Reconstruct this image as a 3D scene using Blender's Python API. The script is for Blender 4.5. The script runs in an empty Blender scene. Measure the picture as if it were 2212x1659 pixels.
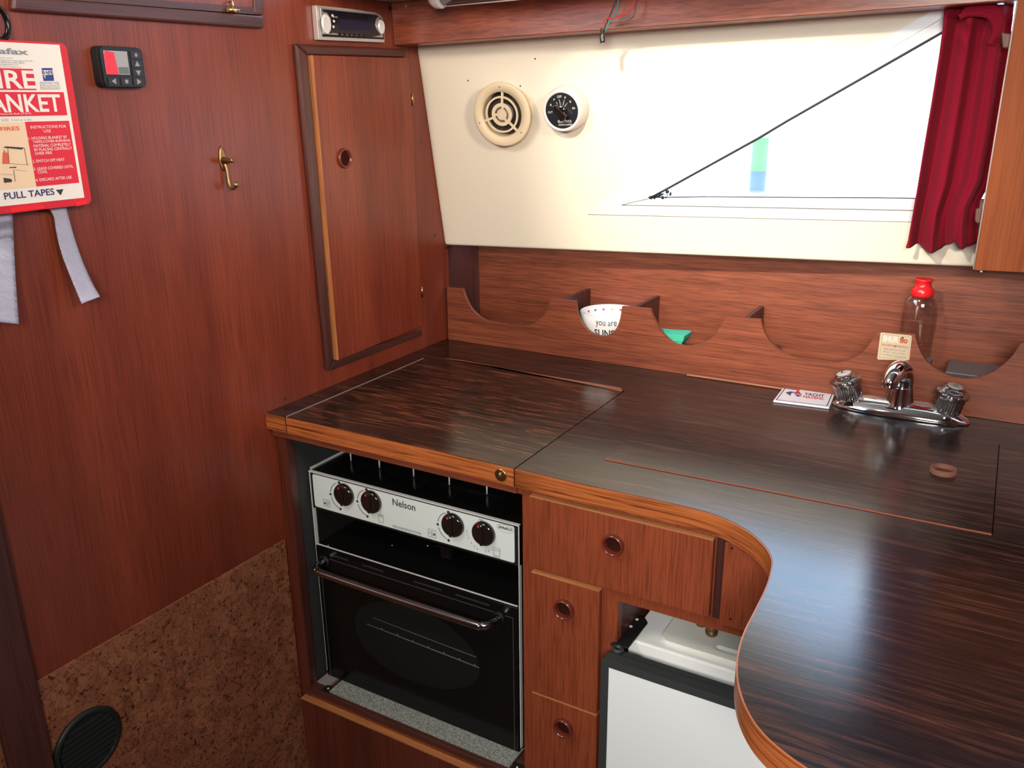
import bpy, bmesh, math, random
from mathutils import Vector, Matrix
from mathutils.geometry import tessellate_polygon
random.seed(4)
W_, H_ = 2212, 1659
# ------------------------------------------------------------------ camera
CAM = Vector((1.1187, -1.0778, 0.5245)); YAW, PIT, ROL, FPX = -0.5311, -0.3166, -0.0122, 1854.15
fw = Vector((math.sin(YAW)*math.cos(PIT), math.cos(YAW)*math.cos(PIT), math.sin(PIT)))
rt0 = Vector((math.cos(YAW), -math.sin(YAW), 0)); up0 = rt0.cross(fw)
RT = math.cos(ROL)*rt0 + math.sin(ROL)*up0; UP = -math.sin(ROL)*rt0 + math.cos(ROL)*up0
sc = bpy.context.scene; C = sc.collection
cd = bpy.data.cameras.new('camera'); cam = bpy.data.objects.new('camera', cd); C.objects.link(cam)
m = Matrix((RT, UP, -fw)).transposed().to_4x4(); m.translation = CAM; cam.matrix_world = m
cd.sensor_width = 36; cd.lens = FPX/W_*36; cd.clip_start = .02; sc.camera = cam
def ray(u, v): return RT*((u-W_/2)/FPX) - UP*((v-H_/2)/FPX) + fw
# ------------------------------------------------------------------ sky, lamps, exposure
sc.view_settings.view_transform = 'Standard'; sc.view_settings.look = 'None'
sc.view_settings.exposure = 0.0; sc.view_settings.gamma = 1
sc.view_settings.use_curve_mapping = False
w = bpy.data.worlds.new('sky'); sc.world = w; w.use_nodes = True
bg = w.node_tree.nodes['Background']; bg.inputs[0].default_value = (.50, .70, 1.0, 1); bg.inputs[1].default_value = 9.5
def area(name, loc, tgt, sx, sy, power, col, spread=180):
    l = bpy.data.lights.new(name, 'AREA'); l.shape = 'RECTANGLE'; l.size = sx; l.size_y = sy
    l.energy = power; l.color = col; l.spread = math.radians(spread)
    o = bpy.data.objects.new(name, l); C.objects.link(o); o.location = loc
    o.rotation_euler = (Vector(tgt)-Vector(loc)).to_track_quat('-Z', 'Y').to_euler(); return o
area('windscreen_daylight', (.02, -.92, 1.02), (.35, .5, .3), .4, .25, 10, (1, .90, .76))
area('cabin_fill_light', (1.35, -1.75, .80), (.75, .2, .05), .5, .3, 10, (1, .94, .87), 90)  # unseen area lamp added behind the camera to light drawers and fridge
area('side_fill_light', (1.95, -.75, .95), (0, .10, .58), .35, .25, 2.4, (1, .84, .70), 44)  # unseen lamp added at the right to brighten the upper bulkhead
sp = bpy.data.lights.new('window_glare_spot', 'SPOT'); sp.energy = 240; sp.color = (1, .90, .74); sp.spot_size = math.radians(28); sp.spot_blend = 1; sp.shadow_soft_size = .04  # added spot imitating the glare around the window on the cream wall
so = bpy.data.objects.new('window_glare_spot', sp); C.objects.link(so); so.location = (.62, -1.25, 1.22)
so.rotation_euler = (Vector((.66, .49, .42))-so.location).to_track_quat('-Z', 'Y').to_euler()

# ------------------------------------------------------------------ frames (planes of the place)
class Fr:
    def __init__(s, O, U, V):
        s.O = Vector(O); s.U = Vector(U).normalized(); V = Vector(V); s.V = (V - V.dot(s.U)*s.U).normalized(); s.N = s.U.cross(s.V)
    def w(s, u, v, n=0): return s.O + s.U*u + s.V*v + s.N*n
    def px(s, a, b, n=0):
        r = ray(a, b); t = (n - (CAM-s.O).dot(s.N))/r.dot(s.N); d = CAM + r*t - s.O
        return (d.dot(s.U), d.dot(s.V))
    def at(s, u, v, n=0): return Fr(s.w(u, v, n), s.U, s.V)
    def pxs(s, L, n=0): return [s.px(a, b, n) for a, b in L]
    def atpx(s, a, b, n=0): u, v = s.px(a, b, n); return s.at(u, v, n)
YF, YB, T = -.0492, .5192, .0296; XS, XR, YL = .048, .5171, .3662
FY, DY, KY = -.034, -.046, .013
Z0 = Fr((0,0,0), (1,0,0), (0,1,0)); X0 = Fr((0,0,0), (0,1,0), (0,0,1))
def XZ(y): return Fr((0,y,0), (1,0,0), (0,0,1))
def ZP(z): return Fr((0,0,z), (1,0,0), (0,1,0))
DC = Vector((.9963, .0833, .0208))
CR = Fr((0, .5309, .2182), DC, (0, -.171, .985)); BM = Fr((0, .380, .635), DC, (0, 0, 1))
XW = Fr((0,0,0), (1,0,0), (0,1,0))

# ------------------------------------------------------------------ mesh builder
class MB:
    def __init__(s): s.v = []; s.f = []; s.sm = []
    def add(s, vs, fs, smooth=False):
        b = len(s.v); s.v += [Vector(x) for x in vs]
        for f in fs: s.f.append([b+i for i in f]); s.sm.append(smooth)
        return s
    def box(s, fr, u0, u1, v0, v1, n0, n1):
        P = [fr.w(u, v, n) for n in (n0, n1) for u, v in ((u0,v0),(u1,v0),(u1,v1),(u0,v1))]
        return s.add(P, [(3,2,1,0),(4,5,6,7),(0,1,5,4),(1,2,6,5),(2,3,7,6),(3,0,4,7)])
    def plate(s, fr, outer, holes=(), n0=0, n1=.01, smooth=False):
        loops = [list(outer)] + [list(h) for h in holes]
        flat = [p for L in loops for p in L]; k = len(flat)
        tris = tessellate_polygon([[Vector((p[0], p[1], 0)) for p in L] for L in loops])
        P = [fr.w(p[0], p[1], n0) for p in flat] + [fr.w(p[0], p[1], n1) for p in flat]
        F = []
        for t in tris:
            a, b, c = [Vector((flat[i][0], flat[i][1])) for i in t]
            if (b-a).cross(c-a) < 0: t = (t[0], t[2], t[1])
            F.append((t[0]+k, t[1]+k, t[2]+k)); F.append((t[2], t[1], t[0]))
        s.add(P, F)
        o = 0
        for L in loops:
            q = len(L)
            ar = sum(L[i][0]*L[(i+1)%q][1]-L[(i+1)%q][0]*L[i][1] for i in range(q))
            sgn = (ar > 0) == (o == 0); F = []; 
            P2 = [fr.w(p[0], p[1], n0) for p in L] + [fr.w(p[0], p[1], n1) for p in L]
            for i in range(q):
                j = (i+1) % q
                F.append((i, j, j+q, i+q) if sgn else (j, i, i+q, j+q))
            s.add(P2, F, smooth); o += q
        return s
    def lathe(s, fr, prof, seg=32, cap0=True, cap1=True, wob=None, su=1, sv=1):
        P = []
        for r, n in prof:
            for i in range(seg):
                a = 2*math.pi*i/seg; rr = r*(wob(a, n) if wob else 1)
                P.append(fr.w(rr*math.cos(a)*su, rr*math.sin(a)*sv, n))
        F = []
        for k in range(len(prof)-1):
            for i in range(seg):
                j = (i+1) % seg; F.append((k*seg+i, k*seg+j, (k+1)*seg+j, (k+1)*seg+i))
        b = len(s.v); s.add(P, F, True)
        if cap0: s.f.append([b+i for i in range(seg)][::-1]); s.sm.append(False)
        if cap1: e = b+(len(prof)-1)*seg; s.f.append([e+i for i in range(seg)]); s.sm.append(False)
        return s
    def tube(s, pts, r, seg=10, closed=False, flat=1, rs=None):
        pts = [Vector(p) for p in pts]; n = len(pts); P = []; up = None
        for i in range(n):
            a = pts[(i-1) % n] if (closed or i > 0) else pts[i]; b = pts[(i+1) % n] if (closed or i < n-1) else pts[i]
            d = (b-a).normalized()
            if up is None: up = d.orthogonal().normalized()
            up = (up - up.dot(d)*d).normalized(); sd = d.cross(up); rr = rs[i] if rs else r
            for k in range(seg):
                t = 2*math.pi*k/seg; P.append(pts[i] + up*math.cos(t)*rr + sd*math.sin(t)*rr*flat)
        F = []
        for i in range(n if closed else n-1):
            i2 = (i+1) % n
            for k in range(seg):
                k2 = (k+1) % seg; F.append((i*seg+k, i*seg+k2, i2*seg+k2, i2*seg+k))
        b = len(s.v); s.add(P, F, True)
        if not closed:
            s.f.append([b+i for i in range(seg)][::-1]); s.sm.append(False); e = b+(n-1)*seg; s.f.append([e+i for i in range(seg)]); s.sm.append(False)
        return s
    def torus(s, fr, R, r, seg=32, ring=12, flat=1, su=1, sv=1):
        return s.tube([fr.w(R*su*math.cos(2*math.pi*i/seg), R*sv*math.sin(2*math.pi*i/seg)) for i in range(seg)], r, ring, True, flat)
    def text(s, fr, txt, u0, u1, v0, v1, n, th=.0003, bold=0, shear=0):
        cu = bpy.data.curves.new('t', 'FONT'); cu.body = txt; cu.extrude = 0; cu.resolution_u = 3; cu.offset = bold; cu.shear = shear
        o = bpy.data.objects.new('t', cu); C.objects.link(o)
        dg = bpy.context.evaluated_depsgraph_get(); me = bpy.data.meshes.new_from_object(o.evaluated_get(dg))
        V = [(x.co.x, x.co.y) for x in me.vertices]; F = [tuple(p.vertices) for p in me.polygons]
        x0 = min(p[0] for p in V); x1 = max(p[0] for p in V); y0 = min(p[1] for p in V); y1 = max(p[1] for p in V)
        s.add([fr.w(u0+(u1-u0)*(x-x0)/(x1-x0), v0+(v1-v0)*(y-y0)/(y1-y0), n) for x, y in V], F)
        bpy.data.objects.remove(o); bpy.data.curves.remove(cu); bpy.data.meshes.remove(me)
        return s
    def tb(s, fr, txt, ll, ur, n, pb=None, pt=None, **k):
        a = fr.px(*ll, n); b = fr.px(*ur, n); v0 = fr.px(*pb, n)[1] if pb else a[1]; v1 = fr.px(*pt, n)[1] if pt else b[1]
        return s.text(fr, txt, a[0], b[0], v0, v1, n+.0004, **k)
def arc(cx, cy, r, a0, a1, n=16, ry=None):
    ry = ry or r
    return [(cx+r*math.cos(math.radians(a0+(a1-a0)*i/n)), cy+ry*math.sin(math.radians(a0+(a1-a0)*i/n))) for i in range(n+1)]
def rrect(u0, u1, v0, v1, r, n=5):
    return arc(u1-r, v0+r, r, -90, 0, n)+arc(u1-r, v1-r, r, 0, 90, n)+arc(u0+r, v1-r, r, 90, 180, n)+arc(u0+r, v0+r, r, 180, 270, n)
def spline(P, k=6):
    out = []; P = [Vector(p) for p in P]; n = len(P)
    for i in range(n-1):
        a, b, c, d = P[max(i-1, 0)], P[i], P[i+1], P[min(i+2, n-1)]
        for j in range(k):
            t = j/k; out.append(.5*((2*b)+(c-a)*t+(2*a-5*b+4*c-d)*t*t+(3*b-a-3*c+d)*t**3))
    out.append(P[-1]); return out
def obj(name, mb, mat, parent=None, bevel=0, label=None, seg=2, loc=None, uv=False):
    me = bpy.data.meshes.new(name); O = Vector(loc) if loc is not None else (parent.matrix_world.translation.copy() if parent else Vector((0,0,0)))
    if parent and parent.parent: O = parent['_o']; O = Vector(O)
    if parent and '_o' in parent.keys(): O = Vector(parent['_o'])
    me.from_pydata([v-O for v in mb.v], [], mb.f); me.update()
    for p, q in zip(me.polygons, mb.sm): p.use_smooth = q
    me.materials.append(mat)
    o = bpy.data.objects.new(name, me); C.objects.link(o)
    if parent: o.parent = parent
    else: o.location = O
    o['_o'] = list(O)
    if bevel:
        b = o.modifiers.new('bevel', 'BEVEL'); b.width = bevel; b.segments = seg; b.limit_method = 'ANGLE'; b.angle_limit = math.radians(40)
        w_ = o.modifiers.new('weld', 'WELD'); w_.merge_threshold = 1e-5
        o.modifiers.move(1, 0)
    if label: o['label'] = label
    return o
def thing(name, label, cat, loc, group=None):
    o = bpy.data.objects.new(name, None); C.objects.link(o); o.location = loc; o.empty_display_size = .02
    o['_o'] = list(loc); o['label'] = label; o['category'] = cat
    if group: o['group'] = group
    return o
def tag(o, label, cat, group=None):
    o['label'] = label; o['category'] = cat
    if group: o['group'] = group
    return o
def struct(o, label=None):
    o['kind'] = 'structure'
    if label: o['label'] = label
    return o

# ------------------------------------------------------------------ materials
def mat(name, col, rough=.5, metal=0, coat=0, trans=0, ior=1.45, spec=.5, bump=None, sheen=0, alpha=1):
    M = bpy.data.materials.new(name); M.use_nodes = True; b = M.node_tree.nodes['Principled BSDF']
    b.inputs['Base Color'].default_value = (*col, 1); b.inputs['Roughness'].default_value = rough; b.inputs['Metallic'].default_value = metal
    b.inputs['Coat Weight'].default_value = coat; b.inputs['Transmission Weight'].default_value = trans; b.inputs['IOR'].default_value = ior
    b.inputs['Specular IOR Level'].default_value = spec; b.inputs['Sheen Weight'].default_value = sheen; b.inputs['Alpha'].default_value = alpha
    if bump:
        nt = M.node_tree; tc = nt.nodes.new('ShaderNodeTexCoord'); n = nt.nodes.new('ShaderNodeTexNoise'); n.inputs['Scale'].default_value = bump[0]; n.inputs['Detail'].default_value = 4
        bp = nt.nodes.new('ShaderNodeBump'); bp.inputs['Strength'].default_value = bump[1]; bp.inputs['Distance'].default_value = bump[2]
        nt.links.new(tc.outputs['Object'], n.inputs['Vector']); nt.links.new(n.outputs[0], bp.inputs['Height']); nt.links.new(bp.outputs[0], b.inputs['Normal'])
    return M
def grain(name, cols, axis, perp=14, along=.8, fperp=260, falong=7, fine=.5, rough=.42, big=None, spec=.5, distort=.5, bump=.15, stops=None, coord='Object'):
    """cols: ramp colours for the broad figure; fine pores darken"""
    M = bpy.data.materials.new(name); M.use_nodes = True; nt = M.node_tree; N = nt.nodes; L = nt.links; b = N['Principled BSDF']
    tc = N.new('ShaderNodeTexCoord')
    def mapped(p, a):
        mp = N.new('ShaderNodeMapping'); s = [p, p, p]; s['XYZ'.index(axis)] = a; mp.inputs['Scale'].default_value = s; L.new(tc.outputs[coord], mp.inputs['Vector']); return mp
    def noise(p, a, det, dist, ro=.55):
        n = N.new('ShaderNodeTexNoise'); n.inputs['Scale'].default_value = 1; n.inputs['Detail'].default_value = det; n.inputs['Distortion'].default_value = dist; n.inputs['Roughness'].default_value = ro
        L.new(mapped(p, a).outputs[0], n.inputs['Vector']); return n
    n1 = noise(perp, along, 6, distort, .62); n2 = noise(fperp, falong, 2, .1)
    cr = N.new('ShaderNodeValToRGB'); e = cr.color_ramp.elements; st = stops or [.3+.4*i/(len(cols)-1) for i in range(len(cols))]
    while len(e) < len(cols): e.new(.5)
    for i, c in enumerate(cols): e[i].position = st[i]; e[i].color = (*c, 1)
    L.new(n1.outputs[0], cr.inputs[0]); out = cr.outputs[0]
    if big:
        n3 = noise(big[1], big[2], 3, 1.2); c3 = N.new('ShaderNodeValToRGB'); c3.color_ramp.elements[0].position = big[3]; c3.color_ramp.elements[1].position = big[4]
        L.new(n3.outputs[0], c3.inputs[0]); mx = N.new('ShaderNodeMix'); mx.data_type = 'RGBA'; mx.inputs['B'].default_value = (*big[0], 1)
        L.new(c3.outputs[0], mx.inputs['Factor']); L.new(out, mx.inputs['A']); out = mx.outputs['Result']
    f = N.new('ShaderNodeValToRGB'); f.color_ramp.elements[0].position = .36; f.color_ramp.elements[0].color = (1-fine, 1-fine, 1-fine, 1); f.color_ramp.elements[1].position = .56
    L.new(n2.outputs[0], f.inputs[0]); mu = N.new('ShaderNodeMix'); mu.data_type = 'RGBA'; mu.blend_type = 'MULTIPLY'; mu.inputs['Factor'].default_value = 1
    L.new(out, mu.inputs['A']); L.new(f.outputs[0], mu.inputs['B']); L.new(mu.outputs['Result'], b.inputs['Base Color'])
    b.inputs['Roughness'].default_value = rough; b.inputs['Specular IOR Level'].default_value = spec
    bp = N.new('ShaderNodeBump'); bp.inputs['Strength'].default_value = bump; bp.inputs['Distance'].default_value = .0008; L.new(n2.outputs[0], bp.inputs['Height']); L.new(bp.outputs[0], b.inputs['Normal'])
    return M
TK = [(.115, .018, .009), (.19, .034, .016), (.28, .058, .026)]
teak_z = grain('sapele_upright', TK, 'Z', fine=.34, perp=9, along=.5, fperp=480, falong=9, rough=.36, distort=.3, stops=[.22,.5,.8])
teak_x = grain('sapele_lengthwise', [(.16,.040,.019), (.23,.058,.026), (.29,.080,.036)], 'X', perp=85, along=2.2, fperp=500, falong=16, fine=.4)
teak_y = grain('sapele_crosswise', TK, 'Y', fine=.4)
front_z = grain('drawer_sapele', [(.205,.044,.018), (.245,.054,.022), (.285,.068,.027)], 'Z', perp=9, along=.9, fperp=620, falong=18, fine=.38, rough=.36, stops=[.2,.5,.85])
dark_z = grain('dark_moulding_and_gap_shade_upright', [(.045,.014,.012), (.075,.022,.018), (.10,.03,.022)], 'Z', fine=.35, rough=.4)
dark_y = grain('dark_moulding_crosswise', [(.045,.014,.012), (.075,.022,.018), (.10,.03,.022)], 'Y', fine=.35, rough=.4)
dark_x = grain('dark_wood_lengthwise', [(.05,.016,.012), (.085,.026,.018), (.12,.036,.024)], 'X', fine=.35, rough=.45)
ply_z = grain('lit_ply_edge', [(.42,.15,.05), (.55,.21,.075), (.62,.26,.10)], 'Z', fine=.3, perp=30)
ply_x = grain('lit_ply_edge_lengthwise', [(.36,.13,.045), (.5,.2,.07), (.58,.25,.09)], 'X', fine=.3, perp=30)
stile_m = grain('dark_stile_dim_flap_sapele', [(.06,.014,.009), (.10,.022,.013), (.13,.03,.017)], 'Z', perp=20, along=1, fine=.3)
orange_z = grain('orange_locker_veneer', [(.29,.062,.013), (.35,.080,.018), (.40,.10,.024)], 'Z', perp=16, along=.8, fine=.2, rough=.6, spec=.25)
beam_x = grain('beam_mahogany', [(.14,.028,.013), (.27,.060,.026), (.42,.11,.05)], 'X', perp=35, along=2.5, fperp=300, falong=14, fine=.35, rough=.33)
rose = grain('rosewood_laminate', [(.005,.004,.004), (.012,.007,.006), (.034,.014,.010), (.085,.030,.018)], 'X', perp=130, along=8, fperp=700, falong=30, fine=.42, rough=.19, distort=.9, stops=[.40,.48,.54,.64], bump=.04, big=((.010,.006,.006), 7, 1.6, .50, .80), spec=.6)
rose_o = grain('rosewood_laminate_orange_figure', [(.007,.005,.004), (.021,.011,.008), (.060,.023,.014), (.20,.060,.026)], 'X', perp=105, along=8, fperp=700, falong=30, fine=.42, rough=.19, distort=1.6, stops=[.40,.47,.53,.61], bump=.04, big=((.012,.007,.006), 6, 1.8, .46, .72), spec=.6)
band = grain('teak_edge_band', [(.07,.018,.007), (.33,.085,.022), (.46,.135,.038), (.38,.10,.028)], 'X', perp=230, along=5, fperp=300, falong=9, fine=.35, rough=.36, stops=[.36,.43,.55,.68])
band_uv = grain('teak_edge_band_curved', [(.07,.018,.007), (.33,.085,.022), (.46,.135,.038), (.38,.10,.028)], 'X', perp=230, along=5, fperp=300, falong=9, fine=.35, rough=.36, stops=[.36,.43,.55,.68], coord='UV')
def creamm():
    M = mat('cream_vinyl', (.76, .69, .56), .55); nt = M.node_tree; N = nt.nodes; tc = N.new('ShaderNodeTexCoord')
    v = N.new('ShaderNodeTexVoronoi'); v.feature = 'DISTANCE_TO_EDGE'; v.inputs['Scale'].default_value = 240; n = N.new('ShaderNodeTexNoise'); n.inputs['Scale'].default_value = 60; n.inputs['Detail'].default_value = 6
    ad = N.new('ShaderNodeMath'); ad.operation = 'ADD'; bp = N.new('ShaderNodeBump'); bp.inputs['Strength'].default_value = .22; bp.inputs['Distance'].default_value = .0012
    L = nt.links; L.new(tc.outputs['Object'], v.inputs[0]); L.new(tc.outputs['Object'], n.inputs[0]); L.new(v.outputs[0], ad.inputs[0]); L.new(n.outputs[0], ad.inputs[1]); L.new(ad.outputs[0], bp.inputs['Height']); L.new(bp.outputs[0], N['Principled BSDF'].inputs['Normal']); return M
cream = creamm()
def corkm():
    M = mat('cork', (.3, .12, .06), .85, spec=.2); nt = M.node_tree; N = nt.nodes; L = nt.links; b = N['Principled BSDF']; tc = N.new('ShaderNodeTexCoord')
    n0 = N.new('ShaderNodeTexNoise'); n0.inputs['Scale'].default_value = 22; n0.inputs['Detail'].default_value = 5
    ve = N.new('ShaderNodeVectorMath'); ve.operation = 'MULTIPLY_ADD'; ve.inputs[1].default_value = (.05,)*3; L.new(n0.outputs['Color'], ve.inputs[0]); L.new(tc.outputs['Object'], ve.inputs[2])
    v = N.new('ShaderNodeTexVoronoi'); v.inputs['Scale'].default_value = 42; L.new(ve.outputs[0], v.inputs['Vector'])
    cr = N.new('ShaderNodeValToRGB'); cr.color_ramp.elements[0].color = (.21,.072,.036,1); cr.color_ramp.elements[1].color = (.31,.12,.06,1)
    sx = N.new('ShaderNodeSeparateColor'); L.new(v.outputs['Color'], sx.inputs[0]); L.new(sx.outputs[0], cr.inputs[0])
    n2 = N.new('ShaderNodeTexNoise'); n2.inputs['Scale'].default_value = 130; n2.inputs['Detail'].default_value = 5; n2.inputs['Roughness'].default_value = .7; L.new(tc.outputs['Object'], n2.inputs[0])
    c2 = N.new('ShaderNodeValToRGB'); c2.color_ramp.elements[0].position = .37; c2.color_ramp.elements[0].color = (.22,.16,.13,1); c2.color_ramp.elements[1].position = .45; L.new(n2.outputs[0], c2.inputs[0])
    mu = N.new('ShaderNodeMix'); mu.data_type = 'RGBA'; mu.blend_type = 'MULTIPLY'; mu.inputs['Factor'].default_value = 1; L.new(cr.outputs[0], mu.inputs['A']); L.new(c2.outputs[0], mu.inputs['B']); L.new(mu.outputs['Result'], b.inputs['Base Color'])
    v2 = N.new('ShaderNodeTexVoronoi'); v2.feature = 'DISTANCE_TO_EDGE'; v2.inputs['Scale'].default_value = 70; L.new(ve.outputs[0], v2.inputs['Vector'])
    c3 = N.new('ShaderNodeValToRGB'); c3.color_ramp.elements[0].color = (.45,.38,.34,1); c3.color_ramp.elements[1].position = .07; L.new(v2.outputs[0], c3.inputs[0])
    m2 = N.new('ShaderNodeMix'); m2.data_type = 'RGBA'; m2.blend_type = 'MULTIPLY'; m2.inputs['Factor'].default_value = .8; L.new(mu.outputs['Result'], m2.inputs['A']); L.new(c3.outputs[0], m2.inputs['B']); L.new(m2.outputs['Result'], b.inputs['Base Color'])
    bp = N.new('ShaderNodeBump'); bp.inputs['Distance'].default_value = .002; bp.inputs['Strength'].default_value = .5; L.new(n2.outputs[0], bp.inputs['Height']); L.new(bp.outputs[0], b.inputs['Normal']); return M
cork = corkm()
white_alu = mat('window_aluminium', (.72,.75,.78), .4, .25)
seal = mat('black_window_seal', (.015,.015,.016), .6)
headliner = mat('headliner', (.62,.60,.56), .8)
flat_cream = mat('cabin_lining', (.60,.55,.46), .8)
fl_m = mat('cabin_sole', (.12,.05,.03), .6)
black_enamel = mat('black_enamel', (.005,.005,.005), .16, spec=.35)
black_mat = mat('black_satin', (.012,.012,.012), .5, spec=.3)
black_vinyl = mat('black_leathercloth', (.03,.033,.034), .6, bump=(500, .5, .002))
panel_m = mat('brushed_panel', (.70,.77,.76), .4, .05)
steel = mat('polished_steel', (.85,.85,.85), .25, .35)
chrome = mat('chrome', (.82,.82,.84), .07, 1)
dchrome = mat('dark_chrome', (.40,.42,.44), .18, 1)
print_m = mat('black_print', (.03,.035,.035), .6)
red_dot = mat('red_dot', (.75,.03,.03), .4)
knob_m = mat('glossy_black_knob', (.012,.008,.007), .1, coat=1)
wood_ring = mat('varnished_dark_ring', (.14,.025,.014), .25, coat=.5)
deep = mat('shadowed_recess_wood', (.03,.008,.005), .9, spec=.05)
brass = mat('brass', (.62,.42,.18), .3, 1); old_brass = mat('tarnished_brass', (.32,.20,.09), .42, 1)
fr_white = mat('fridge_white', (.80,.85,.87), .45); fr_dark = mat('fridge_grey_gasket', (.035,.040,.042), .5); fr_liner = mat('fridge_liner_white', (.80,.82,.80), .35); fr_pad = mat('fridge_ivory_tray', (.72,.72,.66), .35)
red_pl = mat('red_plastic', (.62,.018,.03), .38); lab_w = mat('label_white', (.80,.76,.70), .5); red_ink = mat('red_print', (.68,.02,.045), .5); peach = mat('peach_print', (.82,.60,.40), .5)
blue_ink = mat('blue_print', (.03,.05,.25), .5); grey_ink = mat('grey_print', (.22,.24,.28), .5); orange_ink = mat('orange_print', (.65,.12,.06), .5)
def webm():
    M = mat('herringbone_tape', (.42,.42,.55), .75); nt = M.node_tree; N = nt.nodes; L = nt.links; tc = N.new('ShaderNodeTexCoord'); mp = N.new('ShaderNodeMapping'); mp.inputs['Rotation'].default_value = (math.radians(35),0,0)
    wv = N.new('ShaderNodeTexWave'); wv.bands_direction = 'Z'; wv.inputs['Scale'].default_value = 170; bp = N.new('ShaderNodeBump'); bp.inputs['Strength'].default_value = .6; bp.inputs['Distance'].default_value = .001
    cr = N.new('ShaderNodeValToRGB'); cr.color_ramp.elements[0].color = (.30,.30,.42,1); cr.color_ramp.elements[1].color = (.60,.60,.74,1)
    L.new(tc.outputs['Object'], mp.inputs[0]); L.new(mp.outputs[0], wv.inputs[0]); L.new(wv.outputs[0], bp.inputs['Height']); L.new(wv.outputs[0], cr.inputs[0]); L.new(cr.outputs[0], N['Principled BSDF'].inputs['Base Color']); L.new(bp.outputs[0], N['Principled BSDF'].inputs['Normal']); return M
tape_m = webm()
ivory = mat('aged_ivory_plastic', (.70,.57,.38), .4); white_pl = mat('white_plastic', (.78,.70,.66), .35); grey_pl = mat('grey_plastic', (.25,.24,.24), .4)
def clothm(name, col, tr=.3):
    M = bpy.data.materials.new(name); M.use_nodes = True; nt = M.node_tree; N = nt.nodes; L = nt.links; b = N['Principled BSDF']; b.inputs['Base Color'].default_value = (*col, 1); b.inputs['Roughness'].default_value = .85; b.inputs['Sheen Weight'].default_value = .03; b.inputs['Specular IOR Level'].default_value = .1
    t = N.new('ShaderNodeBsdfTranslucent'); t.inputs[0].default_value = (col[0], col[1], col[2], 1); mx = N.new('ShaderNodeMixShader'); mx.inputs[0].default_value = tr
    L.new(b.outputs[0], mx.inputs[1]); L.new(t.outputs[0], mx.inputs[2]); L.new(mx.outputs[0], N['Material Output'].inputs[0]); return M
curtain_m = clothm('wine_velvet', (.23,.007,.022), .06)
green_m = clothm('green_cloth', (.07,.50,.33), .1)
def glassm(name, tint, refl=.06, rough=.02, hi=.7):
    M = bpy.data.materials.new(name); M.use_nodes = True; nt = M.node_tree; N = nt.nodes; L = nt.links; N.remove(N['Principled BSDF'])
    t = N.new('ShaderNodeBsdfTransparent'); t.inputs[0].default_value = (*tint, 1); g = N.new('ShaderNodeBsdfGlossy'); g.inputs['Roughness'].default_value = rough
    lw = N.new('ShaderNodeLayerWeight'); lw.inputs[0].default_value = .25; mr = N.new('ShaderNodeMapRange'); mr.inputs[3].default_value = refl; mr.inputs[4].default_value = hi; L.new(lw.outputs[1], mr.inputs[0])
    mx = N.new('ShaderNodeMixShader'); L.new(mr.outputs[0], mx.inputs[0]); L.new(t.outputs[0], mx.inputs[1]); L.new(g.outputs[0], mx.inputs[2]); L.new(mx.outputs[0], N['Material Output'].inputs[0]); return M
glass = glassm('window_glass', (.96,.98,.98)); oven_glass = mat('smoked_oven_glass', (.022,.022,.020), .15, spec=.2, alpha=.35)
bottle_m = glassm('clear_bottle_plastic', (.90,.90,.91), .10, .05); acrylic = glassm('clear_acrylic', (.72,.72,.73), .16, .08, .8)
def speckm():
    M = mat('speckled_grey_mat', (.3,.33,.3), .8); nt = M.node_tree; N = nt.nodes; L = nt.links; tc = N.new('ShaderNodeTexCoord'); n = N.new('ShaderNodeTexNoise'); n.inputs['Scale'].default_value = 330; n.inputs['Detail'].default_value = 2
    cr = N.new('ShaderNodeValToRGB'); cr.color_ramp.elements[0].position = .4; cr.color_ramp.elements[0].color = (.17,.18,.17,1); cr.color_ramp.elements[1].position = .6; cr.color_ramp.elements[1].color = (.36,.39,.36,1)
    L.new(tc.outputs['Object'], n.inputs[0]); L.new(n.outputs[0], cr.inputs[0]); L.new(cr.outputs[0], N['Principled BSDF'].inputs['Base Color']); return M
speck = speckm()
tan_m = mat('sticker_tan', (.60,.48,.32), .5); tan_d = mat('sticker_tan_dark', (.42,.32,.20), .5)

# ================================================================== THE ROOM
def rect(a, b, c, d): return [(a, c), (b, c), (b, d), (a, d)]
WL = struct(obj('wall_left', MB().plate(X0, [(-.585,-.9), (.80,-.9), (.80,.76), (.1501,.76), (.15,.80), (-.585,.80)], (), -.018, 0), teak_z), 'varnished sapele plywood bulkhead on the left')
tru, trv = X0.px(0, 1140), X0.px(65, 1460)
ty = (tru[0]+trv[0])/2
t1 = struct(obj('trim_1', MB().box(X0, ty-.06, ty, -.9, .80, -.018, .012), dark_z, bevel=.003), 'dark upright wooden door post at the lower left edge')
struct(obj('wall_left_aft', MB().box(X0, -2.4, ty-.06, -.9, .80, -.018, 0), teak_z))
bu = X0.px(0, 1510)[1]; bu2 = X0.px(610, 1166)[1]
struct(obj('baseboard_left', MB().plate(X0, [(-.9,-.9), (FY-.004,-.9), (FY-.004, bu2), (-.9, bu)], (), .0003, .004), cork, bevel=.001), 'cork covered lower panel of the bulkhead')
# screw plugs
for p in ((616,862),(803,790),(910,305),(940,508),(1002-160,18)):
    f = X0.atpx(*p)
    obj('screw_plug', MB().lathe(f, [(.0042,0), (.0042,.0006)], 16), dark_x if p[0]!=842 else black_mat, WL)
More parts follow.
